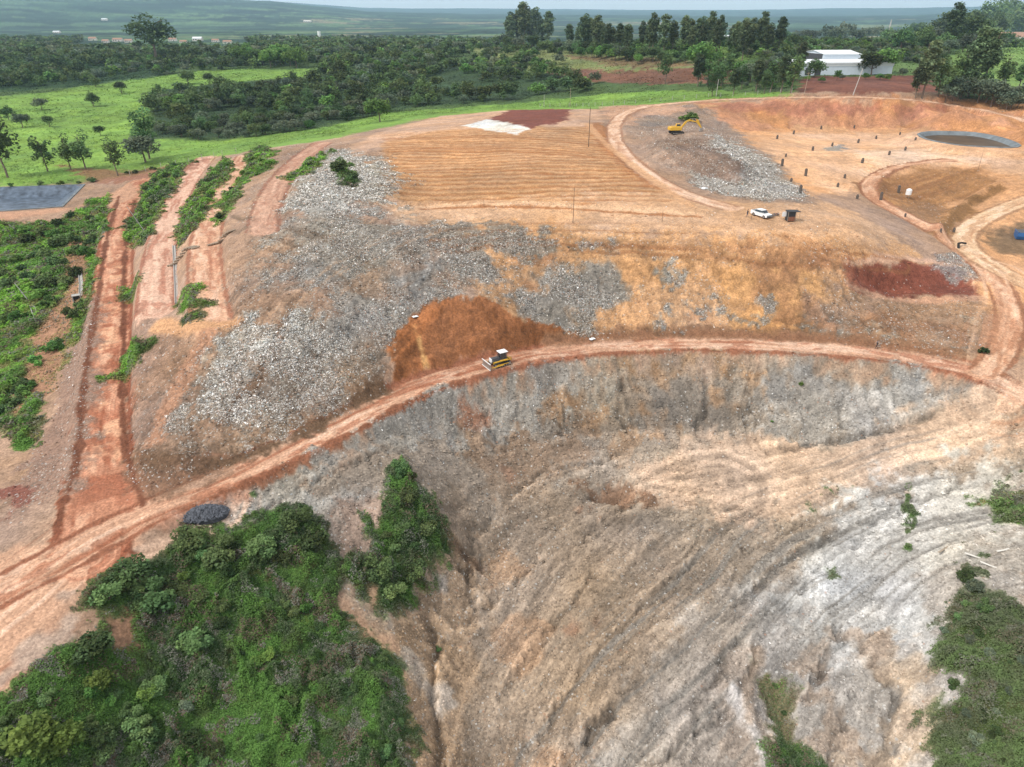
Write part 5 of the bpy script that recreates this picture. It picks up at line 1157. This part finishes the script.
# blue skip
q = on(1019, 238); t_ = empty('skip_container', q, 1.2, 'blue open container standing on dark ground at the right edge', 'container')
m = MB(); m.prism([(-2.0, .9), (-1.5, 0), (1.5, 0), (2.0, .9), (2.0, 1.9), (-2.0, 1.9)], -1.0, 1.0); m.build('body', BLUE, t_); MB().box((0, 0, 1.92), (3.7, 1.75, .06)).build('load', DGREY, t_)
for k in (-1.2, 0, 1.2): MB().box((k, -1.05, 1.15), (.12, .1, 1.05)).build('rib', BLUE, t_)
MB().box((0, 1.02, 1.94), (4.1, .1, .1)).build('rim', BLUE, t_); MB().box((0, -1.02, 1.94), (4.1, .1, .1)).build('rim', BLUE, t_)
# black drain pipe elbow
q = on(958, 247); t_ = empty('drain_pipe', q, .3, 'black drain pipe with elbow lying at the fork of the light tracks', 'drain pipe')
MB().bar([(-.4, -.6, -.2), (-.2, 0, 1.1)], .3, 10).build('upright_pipe', BLK, t_); MB().bar([(-.2, 0, 1.05), (1.2, .3, 1.0), (2.6, .2, .7)], .25, 10).build('lying_pipe', BLK, t_)

# poles ---------------------------------------------------------------
def pole(u, v, h, r, label, m_=WOOD, tilt=(0, 0), cross=False, wires=False, name='pole'):
    q = on(u, v); e_ = empty(name, q, 0, label, name.replace('_', ' '), tilt=tilt); MB().cyl((0, 0, -.6), (0, 0, h), r, r * .7, n=8).build('shaft', m_, e_)
    if cross: MB().box((0, .0, h - .6), (2.0, .12, .12)).build('crossarm', m_, e_)
    else: MB().cyl((0, 0, h), (0, 0, h + .15), r * .9, r * .4, n=8).build('cap', m_, e_)
    return e_
pole(588.5, 147, 12.5, .13, 'tall thin dark pole at the edge of the ploughed top', DWOOD)
pole(573, 222, 8.0, .07, 'thin dark rod on the berm below the ploughed top', DWOOD)
pole(853, 95, 11.5, .22, 'pale leaning utility pole on red ground before the warehouse', CONC, (0, .18), name='utility_pole')
pole(804, 95, 10.0, .14, 'upright thin utility pole before the left end of the warehouse', WOOD, (0, .05), True, name='utility_pole')
pole(716, 97, 8.0, .16, 'short pale utility pole behind the top road left of the tree belt', CONC, (0, .03), name='utility_pole')
pole(570, 108, 10.0, .12, 'thin pole on the grass strip behind the dark red soil', WOOD, name='utility_pole')
pole(544, 107, 6.5, .14, 'pale short post on the grass strip left of the thin pole', CONC)
pole(978, 170, 5.5, .05, 'thin rod standing on the slope in front of the pond', DWOOD)
pole(899, 135, 4.0, .05, 'thin rod at the left tip of the round pond', DWOOD)
pole(662, 222, 2.5, .05, 'short thin stake on the platform left of the pickup', DWOOD); pole(484, 207, 2.0, .05, 'short stake on the berm at the left end of the ploughed top', DWOOD); pole(751, 220, 1.4, .05, 'short dark stake in front of the white pickup', DWOOD)
pole(145, 232, 8, .12, 'pale leaning pole on the first terrace bank beside the ramp road', CONC, (.15, -.35))
pole(28, 300, 5, .14, 'bare white trunk leaning over the green valley at the left', CONC, (0, -.4))
# field fence
for pts_, lb in ((px("540,107 566,106 600,106 640,103"), 'wire fence of thin posts along the grass strip behind the ploughed top'), (px("650,101 690,98.5 730,96 770,93.5 796,93"), 'wire fence of pale posts behind the top road'), (px("130,175 160,168 200,160 240,152"), 'wire fence along the lower edge of the bright field')):
    L_ = wline(pts_, 8); root = empty('fence', on(*pts_[0]), 0, lb, 'fence'); o0 = root.location; acc = np.concatenate([[0], np.cumsum(np.hypot(*np.diff(L_, axis=0).T))]); tops = []
    for t in np.arange(0, acc[-1], 6.0):
        x = np.interp(t, acc, L_[:, 0]); y = np.interp(t, acc, L_[:, 1]); z = float(H(x, y)[0]); b = Vector((x, y, z)) - o0
        MB().cyl(b + Vector((0, 0, -.3)), b + Vector((0, 0, 2.0)), .11, .09, n=6).build('post', CONC, root); tops.append(b)
    m = MB()
    for zz in (.7, 1.3, 1.8): m.bar([t + Vector((0, 0, zz)) for t in tops], .02, 4)
    m.build('wire', STEEL, root)

# warehouse -----------------------------------------------------------
a_ = on(818, 75); b_ = on(868, 74); rz = math.atan2(b_.y - a_.y, b_.x - a_.x)
def gable(name, p_, rz, L_, Wd, Hw, Hr, wall, roof, label, cat, door=True, over=.5, slope1=False):
    g_ = empty(name, p_, rz, label, cat); m = MB(); m.box((0, Wd / 2, Hw / 2 - .75), (L_, Wd, Hw + 1.5)); m.build('wall', wall, g_)
    if slope1: prof = [(0, Hw + .02), (Wd, Hw + Hr), (Wd, Hw - .02 + Hr + .2), (0, Hw + .22)]
    else:
        m = MB()
        for sx in (-1, 1): m.add([(sx * (L_ / 2 - .02), .02, Hw), (sx * (L_ / 2 - .02), Wd - .02, Hw), (sx * (L_ / 2 - .02), Wd / 2, Hw + Hr - .02), (sx * (L_ / 2 - .3), .02, Hw), (sx * (L_ / 2 - .3), Wd - .02, Hw), (sx * (L_ / 2 - .3), Wd / 2, Hw + Hr - .02)], [(0, 1, 2), (3, 5, 4), (0, 3, 4, 1), (1, 4, 5, 2), (2, 5, 3, 0)])
        m.build('gable_wall', wall, g_); prof = [(-over, Hw - .1), (Wd / 2, Hw + Hr), (Wd + over, Hw - .1), (Wd + over, Hw + .12), (Wd / 2, Hw + Hr + .22), (-over, Hw + .12)]
    m = MB(); n = len(prof); V_ = [(-L_ / 2 - over, p[0], p[1]) for p in prof] + [(L_ / 2 + over, p[0], p[1]) for p in prof]
    m.add(V_, [tuple(range(n)), tuple(range(n, 2 * n))[::-1]] + [(i, i + n, (i + 1) % n + n, (i + 1) % n) for i in range(n)]); m.build('roof', roof, g_)
    if door: MB().box((L_ * .2, -.03, Hw * .3), (Hw * .5, .08, Hw * .6)).build('door', DGREY, g_)
    return g_
c_ = on(844, 74.5); ppm = F / (c_ - Vector(CAM)).length
L1 = 84 / ppm
g_ = gable('warehouse', c_, rz, L1, 30, 9.0 / ppm, 1.4, WALLW, ROOFW, 'long white warehouse with pale walls behind the red ground', 'warehouse', False)
MB().box((0, -.12, 9.0 / ppm - .5), (L1 + .6, .2, 2.0)).build('fascia', ROOFW, g_)
m = MB()
for i in range(26): m.box((-L1 / 2 + (i + .5) * L1 / 26, -.04, 3.2), (.18, .07, 5.6))
m.build('wall_rib', WALLW, g_)
for i in range(2): MB().box((-L1 * .38 + i * 6, -.05, 2.0), (3.6, .1, 4.0)).build('door', DGREY, g_)
c2 = on(840, 69); pp2 = F / (c2 - Vector(CAM)).length
g2 = gable('warehouse', c2, rz, 32 / pp2, 30, 11 / pp2, 1.8, WALLW, ROOFW, 'second white hall with a dark open gable behind the long warehouse', 'warehouse', False)
MB().box((-16 / pp2 - .1, 15, 8.5 / pp2), (.2, 26, 4)).build('opening', DGREY, g2)
m = MB(); c3 = on(794, 77); gt = empty('shed', c3, rz, 'tiny white shed half hidden by trees left of the warehouse', 'shed'); MB().box((0, 0, 1.3), (4, 3, 2.8)).build('wall', PLAS, gt); MB().box((0, 0, 2.8), (4.6, 3.6, .2)).build('roof', ROOFW, gt); MB().box((.6, -1.53, 1.0), (.9, .08, 2.0)).build('door', DWOOD, gt)
# far houses
w_s = lambda u, v: v < 45 and u < 500
def house(u, v, wpx, hpx, label, roof=TILE, wall=PLAS, dep=.6):
    q = on(u, v); k = (q - Vector(CAM)).length / F * (.62 if w_s(u, v) else 1); g_ = gable('house', q, 0, wpx * k, wpx * k * dep, hpx * k * .6, hpx * k * .4, wall, roof, label, 'house', True)
    for i in (-.35, -.1): MB().box((i * wpx * k, -.05, hpx * k * .33), (hpx * k * .3, .1, hpx * k * .25)).build('window', GLASS, g_)
    return g_
house(1012, 44, 26, 8, 'house with a long orange tiled roof beside the right hand field'); house(737, 42, 22, 5, 'low pale roofed shed before the horizon row of tall trees', ROOFW)
house(197, 41, 12, 5, 'largest white roofed hall in the far town at the left', ROOFW); 
for u, v, w_, h_, lb, rf in [(92, 40.5, 9, 4, 'leftmost clay roofed house of the far town', TILE), (105, 42.5, 8, 3.6, 'clay roofed house of the far town below its left neighbour', TILE), (117, 41.5, 12, 4.2, 'widest clay roofed house left of the tall broad tree', TILE), (128, 42.5, 9, 4, 'clay roofed house just left of the tall broad tree', TILE), (172, 41, 10, 4, 'clay roofed house just right of the tall broad tree', TILE), (183, 43, 9, 3.6, 'house right of the tall broad tree and below the white hall', TILE), (215, 42, 9, 3.8, 'clay roofed house right of the big white hall', TILE), (227, 43.5, 11, 4, 'last clay roofed house at the right end of the far town', TILE), (56, 33, 8, 2.5, 'tiny white farm shed alone on the plain at the far left', ROOFW), (104, 20.5, 7, 2.5, 'tiny white farm building on the distant slope', ROOFW), (352, 76.5, 7, 3, 'white cottage in the wood above the grass strip', ROOFW), (366, 77.5, 6, 2.6, 'red roofed cottage in the wood beside the white cottage', TILE), (193, 63, 5, 3.5, 'small white cottage between dark trees above the bright field', ROOFW), (498, 44, 5, 3, 'tiny white cottage left of the first tall tree clump', ROOFW), (307, 22, 10, 2.2, 'distant row of pale sheds on the blue plain', PLAS)]:
    house(u, v, w_, h_, lb, rf)
q = on(320, 42); k = (q - Vector(CAM)).length / F; t_ = empty('water_tower', q, 0, 'white water tower standing above the dark wood', 'water tower'); MB().cyl((0, 0, 0), (0, 0, 5 * k), 1.4 * k * .6, n=12).build('shaft', WHITE, t_); MB().cyl((0, 0, 5 * k), (0, 0, 8.5 * k), 1.7 * k * .8, n=14).build('tank', WHITE, t_)
q = on(888, 36); k = (q - Vector(CAM)).length / F; t_ = empty('mast', q, 0, 'pale pointed mast rising from the scrub behind the warehouse', 'mast'); MB().cyl((0, 0, 0), (0, 0, 12 * k), 1.4 * k, .3 * k, n=6).build('shaft', CONC, t_); MB().box((0, 0, .5), (3 * k, 3 * k, 1.2)).build('base', CONC, t_)

# ponds -----------------------------------------------------------
def pond(key, label, liner_m, depth, run, water=None, wf=.7, label_w=None):
    Q = ponds[key]; zl = PLEV[key]; c = Q.mean(0); n = len(Q); t_ = empty('lined_pond', Vector((c[0], c[1], zl)), 0, label, 'lagoon')
    def ring(inset, z):
        o_ = []
        for p_ in Q:
            dd = p_ - c; l = float(np.hypot(*dd)); f_ = (l - min(inset, l * .6)) / l; o_.append((dd[0] * f_, dd[1] * f_, z))
        return o_
    def strip(rs, cap=False):
        V_ = [p for r in rs for p in r]; F_ = [(r * n + i, r * n + (i + 1) % n, (r + 1) * n + (i + 1) % n, (r + 1) * n + i) for r in range(len(rs) - 1) for i in range(n)]
        if cap: F_.append(tuple((len(rs) - 1) * n + i for i in range(n)))
        return MB().add(V_, F_)
    strip([ring(.35, .10), ring(1.0, -.1), ring(run * .5, -depth * .5), ring(run, -depth)], True).build('liner', liner_m, t_)
    strip([ring(-.5, -.5), ring(-.5, .14), ring(.35, .18), ring(.4, -.3)]).build('rim', LINERG, t_)
    if water: strip([ring(run * wf - .05, -depth * wf)], True).build('water', water, t_)
    return t_
pond('left', 'lagoon lined with streaked black sheet at the left edge of the photo', LINER, 3.2, 7.0)
pond('right', 'lens shaped lined pond with dark brown water and a grey blue rim', LINERG, 3.0, 4.6, BROWNW, .42)

# heap of dark stones beside the haul road --------------------------------
q = on(204, 513); r = np.random.default_rng(3); hp = empty('stone_heap', q, .25, 'heap of dark broken stones beside the haul road above the thicket', 'stone heap')
m = MB(); V_ = []; F_ = []; nr, na = 7, 28
for i in range(nr):
    for k in range(na):
        t = i / (nr - 1); a = k * 6.2832 / na; jr = 1 + r.uniform(-.07, .07); V_.append((3.3 * t * math.cos(a) * jr, 1.9 * t * math.sin(a) * jr, 1.15 * (1 - t ** 1.5) + r.uniform(-.08, .08) - (.5 if i == nr - 1 else 0)))
for i in range(nr - 1):
    for k in range(na): F_.append((i * na + k, i * na + (k + 1) % na, (i + 1) * na + (k + 1) % na, (i + 1) * na + k))
m.add(V_, F_); m.build('core', ROCKD, hp)
m = MB()
for i in range(1500):
    t = r.random() ** .55; a = r.random() * 6.283; s_ = r.uniform(.08, .24); p_ = Vector((3.3 * t * math.cos(a), 1.9 * t * math.sin(a), 1.15 * (1 - t ** 1.5) + s_ * .3)); M = Matrix.Translation(p_) @ Matrix.Rotation(r.random() * 6, 4, Vector(r.normal(size=3)))
    m.add([M @ Vector(tuple(k * s_)) for k in d8.astype(float) * r.uniform(.6, 1.2, (6, 1))], f8.tolist())
tag(m.build('loose_stones', mat('blue_stone', (.10, .105, .12), .8, noise=.6, nscale=2.5), hp), kind='stuff')
# drainage pieces on the left --------------------------------------------
def channel(name, uvs, w_, label, cat):
    L_ = wline(uvs, 8); o0 = on(*px(uvs)[0]); root = empty(name, o0, 0, label, cat); L_ = smooth(L_, 1); m = MB(); m2 = MB()
    for (a, b) in zip(L_[:-1], L_[1:]):
        za, zb = float(H(*a)[0]), float(H(*b)[0]); A_ = Vector((*a, za)) - o0; B_ = Vector((*b, zb)) - o0; dr = (B_ - A_); sd = Vector((-dr.y, dr.x, 0)).normalized() * w_ / 2
        m.add([A_ - sd + Vector((0, 0, .1)), A_ + sd + Vector((0, 0, .1)), B_ + sd + Vector((0, 0, .1)), B_ - sd + Vector((0, 0, .1))], [(0, 1, 2, 3)])
        for s_ in (-1, 1):
            A2 = A_ + sd * s_; B2 = B_ + sd * s_; t_ = sd.normalized() * .12 * s_
            m2.add([A2 - Vector((0, 0, .4)), A2 + t_ - Vector((0, 0, .4)), A2 + t_ + Vector((0, 0, .35)), A2 + Vector((0, 0, .35)), B2 - Vector((0, 0, .4)), B2 + t_ - Vector((0, 0, .4)), B2 + t_ + Vector((0, 0, .35)), B2 + Vector((0, 0, .35))], [(0, 1, 2, 3), (4, 7, 6, 5), (0, 4, 5, 1), (1, 5, 6, 2), (2, 6, 7, 3), (3, 7, 4, 0)])
    m.build('bed', CONC, root); m2.build('kerb', CONC, root)
channel('drain_channel', "32,306 36,317 39,325", .8, 'short pale concrete drain channel on the red bank at the left', 'drain')
channel('drain_channel', "80,272 82,284 81,296", .7, 'pale concrete drain channel running down to the culvert box', 'drain')
channel('drain_channel', "174,246 175,262 176,284 177,304", .5, 'long thin pale drain along the right side of the second bench track', 'drain')
channel('drain_channel', "196,196 192,214 184,232", .5, 'thin pale drain below the third bench track', 'drain')
q = on(77, 299); t_ = empty('culvert_box', q, .5, 'concrete culvert box with a dark mouth below the pale drain channel', 'culvert')
m = MB()
for s_ in (((0, .5, .5), (1.9, .25, 1.5)), ((.85, -.1, .45), (.2, 1.2, 1.2)), ((-.85, -.1, .45), (.2, 1.2, 1.2)), ((0, -.1, 1.12), (1.9, 1.3, .14))): m.box(*s_, bev=.02)
m.build('box', CONC, t_); MB().box((0, .3, .45), (1.4, .1, 1.0)).build('mouth', DGREY, t_)
for (u0, v0, u1, v1, n_, lb) in [(172, 266, 196, 249, 12, 'row of old yellowish logs stepping up between the first two benches'), (212, 245, 232, 232, 9, 'row of old yellowish logs stepping up between the upper benches')]:
    a_, b_ = on(u0, v0), on(u1, v1); root = empty('log_barrier', a_, 0, lb, 'log barrier')
    for i in range(n_):
        c_ = a_.lerp(b_, i / (n_ - 1)); c_.z = float(H(c_.x, c_.y)[0]); c_ -= a_; MB().cyl(c_ + Vector((-.8, -.7, .2)), c_ + Vector((.6, .9, .35)), .22, .2, n=8).build('log', WOOD, root)
for i, (u, v, l, rz, lb) in enumerate([(945, 548, 4.0, .6, 'long weathered plank lying highest above the grassy knoll'), (978, 556, 3.4, -.5, 'white board lying on the sand right of the knoll top'), (992, 566, 3.0, -.6, 'white board lying lowest on the sand above the grassy knoll'), (1003, 551, 2.6, .3, 'short white board at the right edge above the knoll')]):
    q = on(u, v); b_ = MB().box((0, 0, .12), (l, .28, .06), bev=.01).box((l * .2, .02, .19), (l * .5, .22, .05), rz=.12).build('board', PLAS if i else WOOD); b_.location = q + Vector((0, 0, .05)); b_.rotation_euler = (.05, .1, rz); tag(b_, lb, 'board')
for i, (u, v, s, lb) in enumerate([(415, 316, .45, 'white sheet crumpled at the top left rim of the fresh orange soil'), (592, 339, .5, 'pale sheet lying where the orange soil ends beside the haul road'), (704, 188, .9, 'white plastic bundle at the foot of the grey rubbish by the light track')]):
    q = on(u, v); m = MB(); V_ = []; F_ = []; rr = random.Random(i)
    for a in range(7):
        for b in range(6): V_.append(((a - 3) * .42 * s + rr.uniform(-.1, .1), (b - 2.5) * .34 * s + rr.uniform(-.1, .1), .12 + rr.uniform(0, .42) * s * (1 if 0 < a < 6 and 0 < b < 5 else .2)))
    for a in range(6):
        for b in range(5): F_.append((a * 6 + b, a * 6 + 6 + b, a * 6 + 7 + b, a * 6 + 1 + b))
    m.add(V_, F_); o = m.build('plastic_sheet', WHITE); o.location = q + Vector((0, 0, .05)); o.rotation_euler = (0, 0, .6); tag(o, lb, 'plastic sheet')
# air -------------------------------------------------------------------
hm = bpy.data.meshes.new('haze'); x0, x1, y0, y1, z0, z1 = -20500, 20500, -400, 21800, HZB, HZT
hm.from_pydata([(x0, y0, z0), (x1, y0, z0), (x1, y1, z0), (x0, y1, z0), (x0, y0, z1), (x1, y0, z1), (x1, y1, z1), (x0, y1, z1)], [], [(3, 2, 1, 0), (4, 5, 6, 7), (0, 1, 5, 4), (1, 2, 6, 5), (2, 3, 7, 6), (3, 0, 4, 7)])
ho = bpy.data.objects.new('haze', hm); COL.objects.link(ho); tag(ho, 'pale blue haze over the whole landscape', 'haze', kind='stuff')
m = bpy.data.materials.new('haze'); m.use_nodes = True; nt = m.node_tree; nt.nodes.remove(nt.nodes['Principled BSDF']); pv = nt.nodes.new('ShaderNodeVolumePrincipled'); pv.inputs['Density'].default_value = HAZE; pv.inputs['Color'].default_value = (.55, .80, 1, 1); pv.inputs['Anisotropy'].default_value = .2
nt.links.new(pv.outputs[0], nt.nodes['Material Output'].inputs['Volume']); hm.materials.append(m)
# ------------------------------------------------------------------ camera, sky, sun
cam = bpy.data.cameras.new('camera'); co = bpy.data.objects.new('camera', cam); COL.objects.link(co); SC.camera = co
cam.sensor_width = 36; cam.lens = 36 * F / W; cam.clip_end = 60000; cam.clip_start = .5
co.location = CAM; co.rotation_euler = (R(90) - PITCH, 0, 0)
w = bpy.data.worlds.new('World'); SC.world = w; w.use_nodes = True; nt = w.node_tree
SUN_EL, SUN_AZ = R(50), R(-118)      # azimuth measured from +Y towards +X
sky = nt.nodes.new('ShaderNodeTexSky'); sky.sky_type = 'NISHITA'; sky.sun_disc = False; sky.sun_elevation = SUN_EL; sky.sun_rotation = SUN_AZ
sky.air_density = 1.0; sky.dust_density = 3.0; sky.altitude = 900
hs = nt.nodes.new('ShaderNodeHueSaturation'); hs.inputs['Saturation'].default_value = .35; nt.links.new(sky.outputs[0], hs.inputs['Color'])
bg = nt.nodes['Background']; mv = nt.nodes.new('ShaderNodeMix'); mv.data_type = 'RGBA'; mv.inputs[0].default_value = .45; mv.inputs[7].default_value = (6.6, 6.7, 6.7, 1)     # thin even cloud veil
nt.links.new(hs.outputs[0], mv.inputs[6]); nt.links.new(mv.outputs[2], bg.inputs[0]); bg.inputs[1].default_value = .135
sl = bpy.data.lights.new('sun', 'SUN'); so = bpy.data.objects.new('sun', sl); COL.objects.link(so)
sl.energy = SUNE; sl.angle = R(10); sl.color = (1, .95, .88)
dv = Vector((math.sin(SUN_AZ) * math.cos(SUN_EL), math.cos(SUN_AZ) * math.cos(SUN_EL), math.sin(SUN_EL)))
so.rotation_euler = dv.to_track_quat('Z', 'Y').to_euler(); so.location = dv * 300
vs = SC.view_settings; vs.view_transform = 'Standard'; vs.look = 'None'; vs.gamma = 1; vs.exposure = EXPO; vs.use_curve_mapping = False
SC.cycles.max_bounces = 5; SC.cycles.volume_bounces = 1; SC.cycles.transparent_max_bounces = 6
SC.cycles.use_denoising = DENOISE
